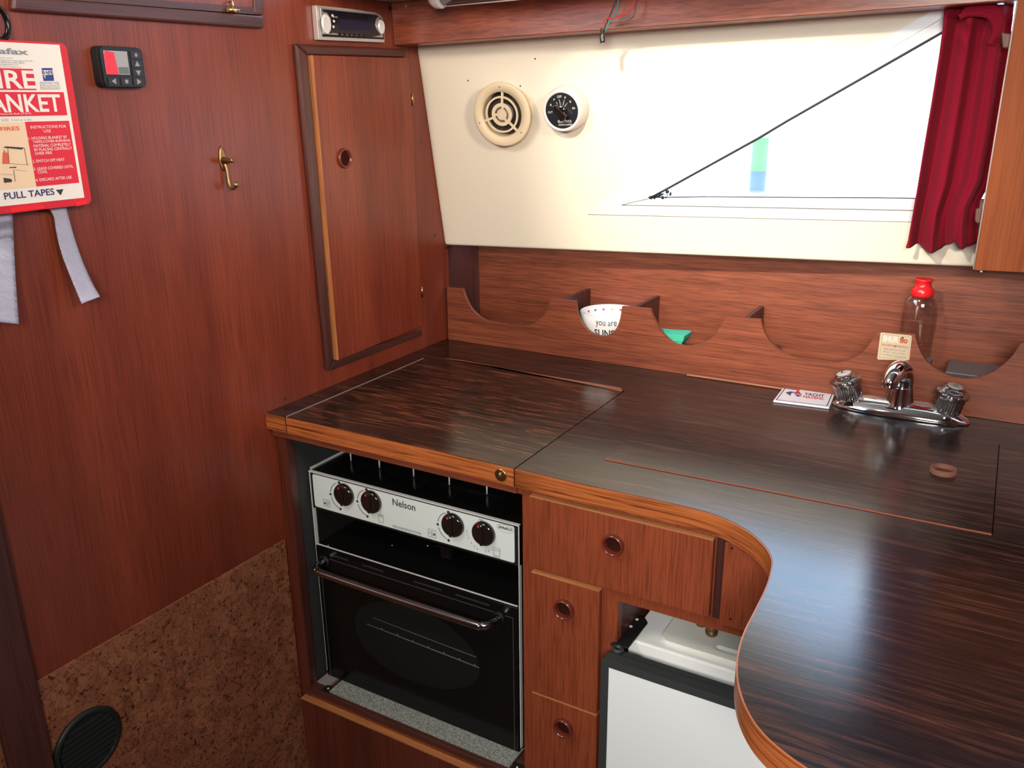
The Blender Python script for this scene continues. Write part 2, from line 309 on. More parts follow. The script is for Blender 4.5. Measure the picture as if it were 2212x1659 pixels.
# cream lined cabin side with window opening
hole = CR.pxs([(1400,428), (2250,433), (2330,-8), (2140,8)])
cv1 = .45
WB = struct(obj('wall_back', MB().plate(CR, [(0,.000), (1.7,.000), (1.7,cv1), (0,cv1)], [hole], -.03, 0), cream, bevel=.006, seg=3), 'cream leathercloth lined cabin side')
for p in ((1156,127),(1011,174),(1124,186)):
    f = CR.atpx(*p); obj('screw_hole', MB().lathe(f, [(.0016,0), (.0016,.0005)], 10), black_mat, WB)
struct(obj('ceiling', MB().box(BM, -.02, 1.9, .0785, .10, -.35, .23), headliner, bevel=.004), 'off-white headliner under the side deck')
# raised cabin above and behind the camera
struct(obj('wall_back_upper', MB().box(XZ(.15), -1.1, 2.3, .79, 1.9, -.03, 0), flat_cream))
struct(obj('ceiling_upper', MB().box(ZP(1.9), -1.1, 2.3, -2.45, .18, 0, .03), flat_cream))
struct(obj('floor', MB().box(ZP(-.93), -.1, 2.3, -2.45, .9, 0, .03), fl_m), 'dark cabin sole')
struct(obj('deck_left', MB().box(ZP(.70), -1.1, -.018, -2.45, .15, 0, .035), flat_cream))
struct(obj('wall_far_left', MB().plate(X0, rect(-2.45,.18,.735,1.9), (), -1.13, -1.1), flat_cream))
struct(obj('wall_right', MB().plate(X0, rect(-2.45,.9,-.9,1.9), (), 2.27, 2.3), teak_z))
struct(obj('wall_rear', MB().plate(XZ(-2.4), rect(-.1,2.3,-.9,1.9), (), 0, .03), teak_x))
struct(obj('wall_hull_lower', MB().box(XZ(.72), 0, 2.3, -.9, .28, -.03, 0), dark_x))
# beam
bm_ = struct(obj('trim_2', MB().box(BM, .0005, 1.8, 0, .078, -.055, 0), beam_x, bevel=.002), 'mahogany beam above the cream cabin side')
f = BM.atpx(877,13,0); obj('screw_head', MB().lathe(f, [(.003,0),(.003,.0008)], 12), grey_pl, bm_)

# window ------------------------------------------------
L1 = [(1269,463),(1341,417.5),(2021,18.5),(2110,-33)]; L2 = [(1340,443.5),(1474,362),(2036.8,38.2),(2125,-13)]; L3 = [(1406,426.5),(1636.7,300),(1700,262),(2031,71.8),(2150,3)]
win = struct(obj('window_1', MB().plate(CR, CR.pxs([L1[0], L1[1], L1[2], L1[3], L2[3], L2[2], L2[0], (1900,454.5), (2260,462), (2265,486), (1900,477.5), (1574,469.8)], .003), (), .0002, .003), white_alu, bevel=.0008), 'sloping triangular aluminium framed cabin window')
obj('inner_frame', MB().plate(CR, CR.pxs([(1341.5,442.8), (2036.8,39.5), (2125,-11), (2150,3), (2031,71.8), (1700,262), (1408,425.5), (1900,426), (2262,432), (2260,460), (1900,453)], .0055), (), .0004, .0055), white_alu, win, bevel=.0008)
gs = MB()
gs.tube([CR.w(*CR.px(a,b,.006), .006) for a,b in [(1408,426),(1436,411),(1636.7,300),(1700,262),(2031,73),(2150,4)]], .0022, 6)
gs.tube([CR.w(*CR.px(a,b,.006), .006) for a,b in [(1408,426.5),(1520,425),(1900,427),(2250,433)]], .0008, 6)
obj('black_seal', gs, seal, win)
sm = MB()
random.seed(3)
for i in range(26):
    t = i/25; a = 1404+44*t+random.uniform(-2,2); b = 427-16*t*random.uniform(.1,1)+random.uniform(-1,2)
    f = CR.atpx(a, b, .0058); sm.lathe(f, [(random.uniform(.0012,.0035),0),(.0008,.0018)], 7)
obj('dark_sealant', sm, seal, win)
ro = MB(); P = [(1345,440),(1358,436.5),(1372,433),(1386,430),(1398,427)]
ro.tube([CR.w(*CR.px(a,b,.006), .006+.001*(i%2)) for i,(a,b) in enumerate(spline(P,4) and [(p.x,p.y) for p in spline([Vector((x,y,0)) for x,y in P],5)])], .0024, 6)
obj('white_sealant', ro, fr_white, win)
gm = MB(); gm.plate(CR, hole, (), -.018, -.014); obj('pane', gm, glass, win)
# outside: a pale marker post with coloured bands beyond the glass
op = CR.atpx(1635, 415, -3.0); o_ = op.O.copy()
g1 = mat('turquoise_paint', (.34,.44,.36), .6); g2 = mat('green_paint', (.13,.24,.08), .6); g3 = mat('blue_paint', (.11,.13,.22), .6)
post = thing('mooring_post', 'blurred turquoise, green and blue post seen outside through the window', 'post', o_)
pf = Fr(o_, (1,0,0), (0,1,0)); pf2 = Fr(o_, (1,0,0), (0,1,0))
for nm, a, b, mm in (('base_band', 0, .11, g3), ('middle_band', .11, .28, g2), ('top_band', .28, .42, g1)):
    obj(nm, MB().lathe(pf, [(.042, a), (.042, b)], 20), mm, post)
obj('pile', MB().lathe(pf, [(.02, -3.0), (.02, 0)], 12), mat('pale_pile', (.85,.87,.9), .6), post)

# ================================================================== WORKTOP
def zpx(a, b): return Z0.px(a, b)
front_pts = [(XR+.0015, YF), (.60,-.0500), (.70,-.0485), (.76,-.0475), (.7966,-.0480), (.8373,-.0545), (.8774,-.0750), (.905,-.101), (.9226,-.1298), (.9300,-.1600), (.9345,-.2000), (.936,-.2483), (.9371,-.2968), (.9418,-.3349), (.949,-.3645), (.9591,-.3904), (.9719,-.4129), (.9875,-.432), (1.0073,-.4471), (1.0337,-.4600), (1.07,-.470), (1.12,-.476), (1.25,-.48), (1.6,-.48)]
curve = [(p.x, p.y) for p in spline([Vector((x,y,0)) for x,y in front_pts[3:-1]], 5)]
edge = front_pts[:3] + curve + [front_pts[-1]]
SL = Z0.pxs([(1306,992.8), (2142,1155), (2157.5,960), (1390,868)])
a_, b_ = Z0.px(1306,992.8), Z0.px(1393,913.6); a_ = Vector(a_); b_ = Vector(b_)
y_back = .400; SLq = [tuple(a_), Z0.px(2142,1155), Z0.px(2157.5,960), tuple(a_+(b_-a_)*((y_back-a_.y)/(b_.y-a_.y)))]
def inset(P, d):
    cx = sum(p[0] for p in P)/len(P); cy = sum(p[1] for p in P)/len(P)
    return [(x+(d if x < cx else -d), y+(d if y < cy else -d)) for x, y in P]
outl = [(.0005, YF), (XS-.001, YF), (XS-.001, YL+.0015), (XR+.0015, YL+.0015)] + edge + [(1.6, .655), (.0005, .655)]
wt = thing('worktop', 'dark rosewood laminate worktop curving out to the right with orange wood edge', 'worktop', (.8, .2, -T))
obj('top', MB().plate(Z0, outl, [inset(SLq, -.0012)], -T, 0), rose, wt)
eb = MB(); off = .0018
def ribbon(P, d):
    out = []
    for i, p in enumerate(P):
        a = Vector(P[max(i-1,0)]); b = Vector(P[min(i+1,len(P)-1)]); t = (b-a).normalized(); n = Vector((t.y, -t.x)); out.append((p[0]+n.x*d, p[1]+n.y*d))
    return out
R1 = ribbon(edge[:-1], off); eb.plate(Z0, R1 + edge[:-1][::-1], (), -T, -.0006, True)
ebo = obj('edge_band', eb, band_uv, wt)
def arc_uv(o, line):
    me = o.data; uvl = me.uv_layers.new(name='along'); O = Vector(o['_o']); cum = [0]
    for a, b in zip(line, line[1:]): cum.append(cum[-1]+math.hypot(b[0]-a[0], b[1]-a[1]))
    for lp in me.loops:
        c = me.vertices[lp.vertex_index].co + O; best = None
        for i, (a, b) in enumerate(zip(line, line[1:])):
            dx, dy = b[0]-a[0], b[1]-a[1]; t = max(0, min(1, ((c.x-a[0])*dx+(c.y-a[1])*dy)/(dx*dx+dy*dy))); d = (c.x-a[0]-t*dx)**2+(c.y-a[1]-t*dy)**2
            if best is None or d < best[0]: best = (d, cum[i]+t*(cum[i+1]-cum[i]))
        uvl.data[lp.index].uv = (best[1], c.z)
arc_uv(ebo, edge)
obj('edge_band', MB().box(Z0, .0005, XS-.001, YF-off, YF, -T, -.0006), band, wt)
st = MB().plate(Z0, Z0.pxs([(960,774.5),(1340,838.5),(1345,844.5),(1338,845),(1000,779)]), (), .0001, .0009)
rb_x = grain('red_brown_strip', [(.22,.07,.035), (.30,.10,.05), (.36,.13,.065)], 'X', perp=60, along=3, fine=.3)
obj('inlay_strip', st, rb_x, wt, label='pale orange wood strip behind the cooker lid')
q = MB().plate(Z0, [(Z0.px(1480,814)[0], YB-.002-.006), (Z0.px(1700,850)[0]+.02, YB-.008), (Z0.px(1700,850)[0]+.02, YB-.001), (Z0.px(1480,814)[0], YB-.001)], (), .0002, .005)
obj('quadrant_moulding', q, rb_x, wt, bevel=.002)
sa = MB(); sa.box(Z0, XS+.0002, XS+.0015, YF+.001, YL, -.003, .0008); obj('lid_trim', sa, grey_pl, wt)
# cooker lid
lid = thing('lift_up_panel', 'rosewood laminate lift-up panel above the cooker with round brass latch', 'panel', ((XS+XR)/2, .15, -T))
obj('panel', MB().box(Z0, XS+.0022, XR-.0008, YF, YL-.001, -T, 0), rose_o, lid)
obj('edge_band', MB().box(Z0, XS+.0022, XR-.0008, YF-off, YF, -T, -.0006), band, lid)
lf = XZ(YF-off).atpx(1082, 1026)
lt = obj('latch', MB().lathe(lf, [(.0105,0),(.0100,.0015),(.0085,.0018)], 28, su=1.0), brass, lid, label='round brass flush latch')
obj('latch_grip', MB().lathe(lf, [(.0045,.0018),(.0040,.0045),(.002,.0055)], 16, su=.7, sv=1.3), old_brass, lt)
# sink lid
sl = thing('sink_lid', 'rectangular rosewood laminate lid over the sink with wooden finger ring', 'lid', (.88, .2, -.012))
obj('panel', MB().plate(Z0, SLq, (), -.012, .0012), rose, sl)
ed = MB(); A, B = Vector(SLq[0]), Vector(SLq[1]); ed.plate(Z0, [(A.x,A.y-.0012),(B.x,B.y-.0012),(B.x,B.y-.0001),(A.x,A.y-.0001)], (), -.01, .0014); obj('front_lipping', ed, mat('red_brown_lipping', (.30,.07,.03), .5), sl)
rf = Z0.atpx(2037, 1022)
obj('finger_ring', MB().lathe(Fr(rf.O, (1,0,0), (0,1,0)), [(.0185,.0013),(.0175,.0085),(.0150,.0085),(.0145,.0013)], 40, False, False), mat('bare_wood_ring', (.17,.065,.035), .7), sl, label='pale worn wooden finger ring')
obj('ring_well', MB().lathe(Fr(rf.O, (1,0,0), (0,1,0)), [(.0144,.0013),(.0144,.0016)], 32), dark_x, sl)

# ================================================================== BASE CABINET
KX0, KX1 = .0315, .4885; SIX = .0268; OX = .5221; SILL = -.585
gc = thing('galley_cabinet', 'sapele galley base cabinet with drawers beside the cooker', 'cabinet', (.55, .0, -.9))
fz = XZ(FY)
FRX1 = 1.5; OPX = fz.px(1334,1310)[0]
# face frame as one plate with openings: cooker, fridge
rail = fz.px(1335,1298)[1]; 
obj('left_stile', MB().box(fz, .0065, SIX-.0004, -.9, -T-.0004, -.018, 0), stile_m, gc)
ff = MB().plate(fz, rect(SIX-.0002, FRX1, -.9, -T-.0004), [rect(SIX+.0001, OX-.0005, SILL-.0145, -.0485), rect(OPX, FRX1-.05, -.86, rail)], -.018, 0)
obj('face_frame', ff, front_z, gc)
obj('rail_strip', MB().box(fz, .002, XR-.003, -.046, -T-.001, 0.0002, .006), teak_x, gc)
obj('sill', MB().box(Z0, SIX-.01, OX+.005, FY-.004, FY+.018, SILL-.016, SILL-.002), dark_x, gc, bevel=.001, label='dark wooden sill in front of the cooker')
obj('side_lining', MB().box(X0, FY+.0185, .48, -.80, -T-.001, .012, .0245), black_vinyl, gc, label='black leathercloth lining beside the cooker')
obj('stile_return', MB().box(X0, FY-.0, FY+.018, SILL, -.0485, SIX-.0001, SIX+.0012), dark_z, gc)
obj('side_lining', MB().box(X0, FY+.0185, .48, -.80, -T-.001, OX+.001, OX+.012), black_vinyl, gc)
obj('base_shelf', MB().box(Z0, .0245, OX, FY+.019, .48, SILL-.022, SILL-.006), dark_x, gc)
obj('grey_mat', MB().box(Z0, .072, OX-.035, FY+.005, .03, SILL-.0018, SILL+.001), speck, gc, label='speckled grey mat under the cooker front')
obj('grey_pad', MB().plate(Z0, rect(SIX+.002, .058, FY+.018, KY+.005), (), SILL-.0058, SILL), mat('dusty_grey', (.25,.23,.22), .9), gc)
for bx in (.064, OX-.022):
    b = MB().box(Z0, bx-.010, bx+.010, FY+.002, FY+.020, SILL-.0018, SILL+.0002); p_ = obj('fixing_plate', b, black_mat, gc, bevel=.001)
    obj('screw', MB().lathe(Fr((bx, FY+.011, SILL+.0003), (1,0,0), (0,1,0)), [(.0025,0),(.0015,.0012)], 12), steel, p_)
dz = XZ(DY)
def ring_knob(a, b, parent, n=.0):
    f = dz.atpx(a, b, .004)
    r = MB().lathe(f, [(.0150,-.0035),(.0165,.0),(.0168,.004),(.0155,.0065),(.0138,.0062),(.0125,.003),(.0122,-.0010),(.0119,-.0034)], 40, False, False)
    k = obj('finger_ring', r, wood_ring, parent)
    obj('ring_recess', MB().lathe(f, [(.0121,-.0036),(.0121,-.0030)], 32), deep, k)
def drawer(name, u0, u1, v0, v1, ring, lab=None):
    d = obj(name, MB().box(dz, u0, u1, v0, v1, FY-DY and -(FY-DY)+.0004, 0), front_z, gc, bevel=.0012, label=lab)
    obj('pale_top_edge', MB().box(dz, u0+.0008, u1-.0008, v1, v1+.0008, -(FY-DY)+.0006, -.0006), ply_x, d)  # paler raw edge, with light on the upward face painted in
    if ring: ring_knob(*ring, d)
    return d
u1 = dz.px(1142,1072)[0]; u2 = dz.px(1542,1163)[0]; vt = dz.px(1142,1072)[1]; vb = dz.px(1531,1335)[1]; u3 = dz.px(1295,1282)[0]
d2t = dz.px(1146,1236)[1]; d3t = (dz.px(1146.6,1495)[1]+dz.px(1292.6,1549)[1])/2; u1b = dz.px(1146,1236)[0]
drawer('wide_drawer', u1, u2, vb, vt, (1325,1177), 'wide top drawer front')
drawer('drawer', u1b, u3, d3t+.0035, min(d2t, vb-.0035), (1218,1316))
drawer('drawer', u1b, u3, -.62, d3t, (1217,1572))
cu0 = dz.px(1564,1172)[0]
cp = obj('corner_panel', MB().box(dz, cu0, 1.2, vb+.004-.012, vt, -(FY-DY)+.0004, -.004), front_z, gc, bevel=.001)
obj('gap_shade_strip', MB().box(fz, u2+.002, cu0-.0015, vb-.004, vt, .0003, .0012), dark_z, gc)  # dark strip painting the recess shade between drawer and corner panel
for p in ((1581,1184),(1578,1337)):
    f = dz.atpx(*p, -.004); obj('screw_plug', MB().lathe(f, [(.0018,0),(.0018,.0006)], 10), black_mat, cp)
fl = obj('lower_flap', MB().box(dz, dz.px(655,1510)[0]-.002, OX-.004, -.88, (dz.px(655,1510)[1]+dz.px(1010,1659)[1])/2, -(FY-DY)+.0004, .004), stile_m, gc, bevel=.001, label='drop-down panel under the cooker')  # darker wood colour stands in for the low light down here
fv = (dz.px(655,1510)[1]+dz.px(1010,1659)[1])/2
obj('pale_top_edge', MB().box(dz, .002+.01, OX-.006, fv, fv+.001, -.011, .0035), ply_x, fl)
obj('partition', MB().box(X0, FY+.0185, .30, -.88, -T-.002, OPX-.012, OPX-.0005), dark_z, gc)
obj('back_panel', MB().box(XZ(.49), .012, 1.5, -.88, -T-.002, -.01, 0), black_mat, gc)

# ================================================================== COOKER
ck = thing('cooker', 'black enamel gas cooker with silver control panel and glass oven door', 'cooker', (.26, .2, SILL))
kz = XZ(KY)
PT, PB = -.1315, -.2075
HT = -.130
b = MB(); b.box(Z0, KX0, KX1, KY+.012, .42, SILL+.004, PB-.075)           # lower body is hollowed below
# body shell: back, sides, top, floor of oven
b = MB()
b.box(X0, KY+.006, .42, SILL+.004, PT-.002, KX0, KX0+.004); b.box(X0, KY+.006, .42, SILL+.004, PT-.002, KX1-.004, KX1)
b.box(XZ(.42), KX0, KX1, SILL+.004, HT+.015, -.004, 0); b.box(ZP(SILL+.004), KX0+.0042, KX1-.0042, KY+.012, .415, 0, .01)
b.box(ZP(-.290), KX0+.0042, KX1-.0042, KY+.02, .415, 0, .004)
obj('body', b, black_mat, ck)
hb = MB(); hb.box(ZP(HT), KX0, KX1, KY+.003, .41, -.006, 0); obj('hob', hb, black_enamel, ck, bevel=.0015)
obj('hob_rim', MB().box(X0, KY+.004, .40, HT-.02, HT+.004, KX0-.0015, KX0-.0002), steel, ck)
rk = MB()
for wx in (.0734,.1434,.2233,.3028,.3824):
    rk.tube([(wx,.084,HT+.001),(wx,.084,HT+.020),(wx,.088,HT+.024),(wx,.36,HT+.024)], .0016, 8)
rk.tube([(.06,.12,HT+.021),(.40,.12,HT+.021)], .0018, 8); rk.tube([(.06,.34,HT+.021),(.40,.34,HT+.021)], .0018, 8)
obj('pan_support', rk, steel, ck)
ctrl = obj('control_housing', MB().box(kz, KX0, KX1, PB, PT, -.012, .0005), black_mat, ck, bevel=.001)
obj('top_trim', MB().box(kz, KX0, KX1, PT-.001, PT+.0012, -.004, .003), steel, ck, bevel=.0005)
pl = obj('control_panel', MB().plate(kz, rrect(.0398, .4798, -.2026, -.1355, .004), (), .0006, .0016), panel_m, ctrl, label='silver control panel')
PN = .0016
def ink(nm, k): obj(nm, k, print_m, pl)
k = MB(); k.tb(kz, 'Nelson', (848.5,1090), (897.5,1102), PN, pb=(854,1092.5), pt=(853,1077.5), bold=.012); ink('brand_lettering', k)
k = MB(); k.tb(kz, 'PRESS KNOBS BEFORE ROTATING', (849,1136), (910,1152), PN, pb=(849,1138.5), pt=(849,1133.5)); ink('instruction_lettering', k)
k = MB(); k.tb(kz, 'SPINFLO', (1076,1138), (1107,1145), PN, pb=(1092,1144.5), pt=(1092,1138.5), bold=.03, shear=.4)
e = kz.atpx(1091.5,1142, PN); k.torus(Fr(e.O, kz.U+kz.V*-.02, kz.V), .0165, .0004, 40, 5, .5, 1, .42); ink('maker_logo', k)
for p in ((736.4+2,1072.5),(795.3+2,1088.2),(972+2,1138.7)):
    k = MB(); f = kz.atpx(*p, PN); rr = .0275
    for a0, a1 in ((112,172),(194,250)): k.plate(f, arc(0,0,rr,a0,a1,14)+arc(0,0,rr-.0011,a1,a0,14), (), .0002, .0004)
    for an, sz in ((98,.0033),(183,.0026),(258,.0028)): k.plate(f, arc(rr*math.cos(math.radians(an)), rr*math.sin(math.radians(an)), sz, 0, 330, 11), (), .0002, .0004)
    ink('knob_scale', k)
k = MB(); k.tb(kz, 'OFF', (1034,1124), (1044,1122), PN, pb=(1039,1127), pt=(1039,1121)); f = kz.atpx(1040.5,1157,PN)
for ch, an in zip('123456789', (178,190,202,222,238,252,285,298,312)):
    c = (.029*math.cos(math.radians(an)), .029*math.sin(math.radians(an))); hw_ = .0005 if ch == '1' else .0012; k.text(f, ch, c[0]-hw_, c[0]+hw_, c[1]-.0018, c[1]+.0018, .0004)
ink('number_scale', k)
def icon(px, w_, h_, kind):
    k = MB(); f = kz.atpx(*px, PN); t = .0005
    k.plate(f, rrect(-w_,w_,-h_,h_,.001), [rrect(-w_+t,w_-t,-h_+t,h_-t,.0008)], .0002, .0004)
    if kind == 'dot': k.plate(f, arc(0,-.001,.0022,0,330,11), (), .0002, .0004)
    if kind == 'ring': k.plate(f, arc(0,.001,.0022,0,345,15), [arc(0,.001,.0017,0,345,15)], .0002, .0004)
    if kind == 'top': k.box(f, -w_, w_, h_*.45, h_*.45+t, .0002, .0004); k.plate(f, [(-w_*.6,h_*.8),(0,h_*.55),(w_*.6,h_*.8),(w_*.6,h_*.88),(0,h_*.63),(-w_*.6,h_*.88)], (), .0002, .0004)
    if kind == 'bot': k.box(f, -w_, w_, h_*.45, h_*.45+t, .0002, .0004); k.plate(f, [(-w_*.7,-h_*.6),(-w_*.3,-h_*.8),(0,-h_*.6),(w_*.3,-h_*.8),(w_*.7,-h_*.6),(w_*.7,-h_*.52),(w_*.3,-h_*.72),(0,-h_*.52),(-w_*.3,-h_*.72),(-w_*.7,-h_*.52)], (), .0002, .0004)
    ink('symbol', k)
icon((702,1086), .0034, .0072, 'dot'); icon((709.8,1088), .0034, .0072, 'ring'); icon((823,1120), .0058, .0082, 'top')
icon((928.5,1151), .0036, .0078, 'ring'); icon((938,1153.5), .0036, .0078, 'dot'); icon((1073,1194), .0064, .0090, 'bot')
for i, p in enumerate(((736.4,1072.5),(795.3,1088.2),(971.9,1138.7),(1038.6,1157.1))):
    f = kz.atpx(*p, .013); f = Fr(f.w(0,0,-.013), f.U, f.V)
    kb = obj('knob', MB().lathe(f, [(.0222,.0017),(.0225,.004),(.0215,.008),(.0195,.0105),(.012,.0115)], 40, True, True), knob_m, ck)
    g = MB(); g.plate(f, [(-.0032,-.0195),(.0032,-.0195),(.0048,0),(.0032,.0195),(-.0032,.0195),(-.0048,0)], (), .009, .0150); obj('grip', g, knob_m, kb, bevel=.0025, seg=3)
    obj('red_marker', MB().lathe(f.at(-.0035,.0165,.0150), [(.0022,0),(.0016,.0006)], 12), red_dot, kb)
# grill cavity: tray and latch
gt = MB(); gt.box(ZP(-.2855), KX0+.005, KX1-.005, KY+.004, .40, 0, .002); obj('grill_shelf', gt, black_enamel, ck)
obj('shelf_lip', MB().box(kz, KX0+.004, KX1-.003, -.2835, -.2815, .002, .0045), steel, ck, bevel=.0004)
obj('grill_ceiling', MB().box(ZP(PB), KX0+.005, KX1-.005, KY+.01, .40, -.004, -.001), black_mat, ck)
obj('grill_back', MB().box(XZ(.30), KX0+.005, KX1-.005, -.28, PB-.003, -.004, 0), black_enamel, ck)
la = kz.atpx(962, 1197, -.03); lm = MB(); lm.box(la, -.012,.012,-.010,.012,-.02,0); lm.box(la, -.02,.018,.012,.016,-.02,.004); obj('grill_latch', lm, black_enamel, ck, bevel=.002)
for p in ((709,1178),(847,1178),(924,1179)): obj('rivet', MB().lathe(kz.atpx(*p,.001),[(.0012,0),(.0008,.0008)],8), steel, ck)
# door
DT, DB = -.2865, -.5835
c0 = kz.px(766,1345); c1 = kz.px(1038,1448); cu, cvv = (c0[0]+c1[0])/2, -.4365; ra = (c1[0]-c0[0])/2; rb = .083
dr = obj('oven_door', MB().plate(kz, rect(KX0+.003, KX1-.003, DB, DT), [arc(cu, cvv, ra, 0, 354, 59, rb)], -.006, .004), black_enamel, ck, bevel=.0006, seg=1)
obj('oven_window', MB().plate(kz, arc(cu, cvv, ra-.0003, 0, 354, 59, rb-.0003), (), -.001, .0022), oven_glass, dr)
for u0_, u1_ in ((.075,.115),(.15,.20),(.27,.33),(.36,.43)): obj('vent_slot', MB().box(kz, u0_, u1_, DT-.012, DT-.009, .0041, .0048), mat('slot_grey', (.03,.03,.03), .3), dr)
obj('door_trim', MB().box(kz, KX0+.012, KX1-.012, DT-.0215, DT-.0205, .0041, .0050).box(kz, KX1-.012, KX1-.011, DB, DT-.0205, .0041, .005).box(kz, KX0+.012, KX0+.013, DB, DT-.0205, .0041, .005), mat('grey_line', (.12,.12,.12), .3, .5), dr)
hz = -.313; pts = [(.058,KY-.004,hz+.0), (.058,KY-.02,hz), (.062,KY-.035,hz), (.072,KY-.042,hz), (.09,KY-.045,hz), (.26,KY-.046,hz), (.42,KY-.045,hz), (.436,KY-.042,hz), (.446,KY-.035,hz), (.451,KY-.02,hz), (.451,KY-.004,hz)]
hd = obj('handle', MB().tube(spline(pts,5), .0075, 16), dchrome, dr, label='chrome door handle bar')
for x in (.058,.451): obj('handle_mount', MB().lathe(kz.at(x, hz), [(.012,.0045),(.011,.009),(.0085,.012)], 24, True, False), black_mat, hd)
ork = MB(); kr = kz.at(0, 0, -.022)
def kp(a, b): return kr.w(*kr.px(a, b))
ork.tube([kp(793,1348), kp(1052,1449)], .0009, 8); ork.tube([kp(805,1334), kp(1045,1426)], .0006, 8)
for i in range(7): a = 825+i*33.5; b = 1348+(a-793)*.39; ork.tube([kp(a,b), kp(a+.2,b-3.5)], .0011, 6)
obj('oven_rack', ork, mat('rack_wire', (.75,.75,.75), .4), ck)
obj('oven_lining', MB().box(XZ(.36), KX0+.005, KX1-.005, SILL+.015, -.295, -.004, 0), mat('grey_enamel', (.05,.05,.05), .4), ck)
obj('side_trim', MB().box(kz, KX0, KX0+.0022, SILL+.01, PT, -.008, .0015), steel, ck); obj('side_trim', MB().box(kz, KX1-.0015, KX1, SILL+.01, PT, -.008, .0015), steel, ck)

# ================================================================== FRIDGE
fg = thing('fridge', 'small white fridge with dark grey door frame under the counter', 'fridge', (.93, .15, -.88))
BT = -.262; FX = .694
obj('body', MB().box(Z0, FX, 1.18, -.012, .42, -.86, BT), fr_liner, fg, bevel=.003)
gf = Fr((0,0,BT), (1,0,0), (0,1,0)); pd = gf.px(1431,1380)
tr = MB().plate(gf, rrect(pd[0]-.002, 1.15, pd[1]-.010, .36, .015), [arc(pd[0]+.085, pd[1]+.012, .006, 90, 270, 8)+arc(1.05, pd[1]+.012, .006, -90, 90, 8)], .0003, .006)
obj('top_tray', tr, fr_pad, fg, bevel=.002)
br = gf.px(1537,1366, .01)
bp_ = MB(); bf = Fr((br[0], br[1], BT+.0062), (1,0,0), (0,1,0))
for n_, r_ in ((0,.008),(.004,.0095),(.010,.0095),(.012,.0075)): pass
bp_.lathe(bf, [(.008,0),(.0095,.002),(.0095,.008),(.0075,.010),(.0095,.012),(.0095,.018),(.007,.020)], 24)
bp_.lathe(Fr(bf.w(-.022,.018,0), (1,0,0),(0,1,0)), [(.008,0),(.0095,.003),(.0095,.012),(.006,.016)], 24)
obj('pipe_fitting', bp_, old_brass, fg, label='tarnished brass pipe fitting')
fd = XZ(-.080); DTz = fd.px(1310,1425)[1]; DX = fd.px(1298,1430)[0]
door = obj('door', MB().box(fd, DX+.012, 1.16-.012, -.80+.012, DTz-.012, -.033, -.0012), fr_white, fg, label='white door panel')
obj('door_frame', MB().plate(fd, rrect(DX, 1.16, -.80, DTz, .006), [rect(DX+.0125, 1.16-.0125, -.80+.0125, DTz-.0125)], -.020, 0), fr_dark, door, bevel=.0015, label='dark grey plastic door frame')
obj('door_gasket', MB().plate(fd, rrect(DX+.006, 1.155, -.795, DTz-.003, .006), [rect(DX+.0125, 1.16-.0125, -.80+.0125, DTz-.0125)], -.036, -.0202), fr_dark, door, bevel=.0015)
lug = MB().lathe(Fr((DX+.014, -.080+.030, DTz-.003), (1,0,0), (0,1,0)), [(.009,0),(.009,.006),(.0075,.0075),(.004,.0075),(.004,.002)], 24, True, False); obj('hinge_lug', lug, fr_dark, door)
hg = gf.pxs([(1318,1392),(1333,1382),(1376,1331),(1394,1337),(1399,1346),(1357,1400),(1344,1398)], .002)
hn = obj('hinge', MB().plate(gf, hg, (), .0004, .0035), black_mat, fg, bevel=.0008, label='black steel hinge plate')
for p in ((1376,1338),(1363,1353)):
    f = gf.atpx(*p, .0036); obj('screw', MB().lathe(f, [(.0032,0),(.0020,.0012)], 12), steel, hn)

# ================================================================== FIDDLE RACK
fk = thing('fiddle_rack', 'mahogany rack board with scooped cut-outs along the back of the worktop', 'rack', (.6, .58, 0))
FB = XZ(YB)
prof = [(969.6,621.6),(998.6,624.5),(1003,637.5),(1006.5,648),(1012,659),(1018.5,668.5),(1026.6,677),(1037,686),(1050,693),(1075,698),(1105,702),(1135,704.8),(1149.5,700.8),(1159,695.5),(1167.6,688),(1175,680),(1180,672),(1185.5,660),(1189,646.6),(1243.6,650.8),(1244.2,660),(1245.5,670),(1248,680),(1252,689),(1256,698),(1262.4,706.9),(1270,714.5),(1278.7,720.5),(1289,724.8),(1300,726.7),(1310,725.5),(1319,721.8),(1327,715.5),(1333,706.9),(1337,698),(1339.7,687.9),(1342,675),(1343.8,662),(1405,667.5),(1409,679.8),(1415,694),(1422,707),(1430,718.5),(1438.7,728.6),(1449,737.5),(1460,743.5),(1474,746.8),(1490,747.6),(1504,745),(1517,740.8),(1530,734.5),(1541.8,725.9),(1551,714.5),(1558,701.5),(1567.5,684.6),(1643.5,690.6),(1645,699),(1647.6,706.9),(1651.5,719),(1658.4,731.3),(1665,740),(1676,751),(1690,762),(1710,772),(1740,779.8),(1775,783.8),(1808.5,784.8),(1823,782.5),(1835.6,778),(1850,770.5),(1862.7,761.7),(1873,751),(1881.7,738.7),(1889,727),(1895,715.6),(1976.6,723.7),(1979,733),(1982,744),(1987,758),(1994,771),(2002,781),(2011.9,790),(2028,801.5),(2047,810.5),(2067,816),(2087.8,818.5),(2106,817),(2123,813),(2143,805),(2161,793),(2176,781),(2188,768.5),(2198,753),(2205,742)]
PP = FB.pxs(prof); PP = [(.010, PP[0][1])] + PP + [(1.16,.142),(1.30,.144),(1.315,.10),(1.35,.07),(1.45,.066),(1.50,.10),(1.52,.144),(1.6,.144),(1.6,.0006),(.010,.0006)]
fbm = MB().plate(FB, PP[::-1], (), -.009, 0)
obj('front_board', fbm, teak_x, fk)
BKY = lambda x: .660+.016*x
bkf = Fr((0,.660,0), (1,.016,0), (0,0,1))
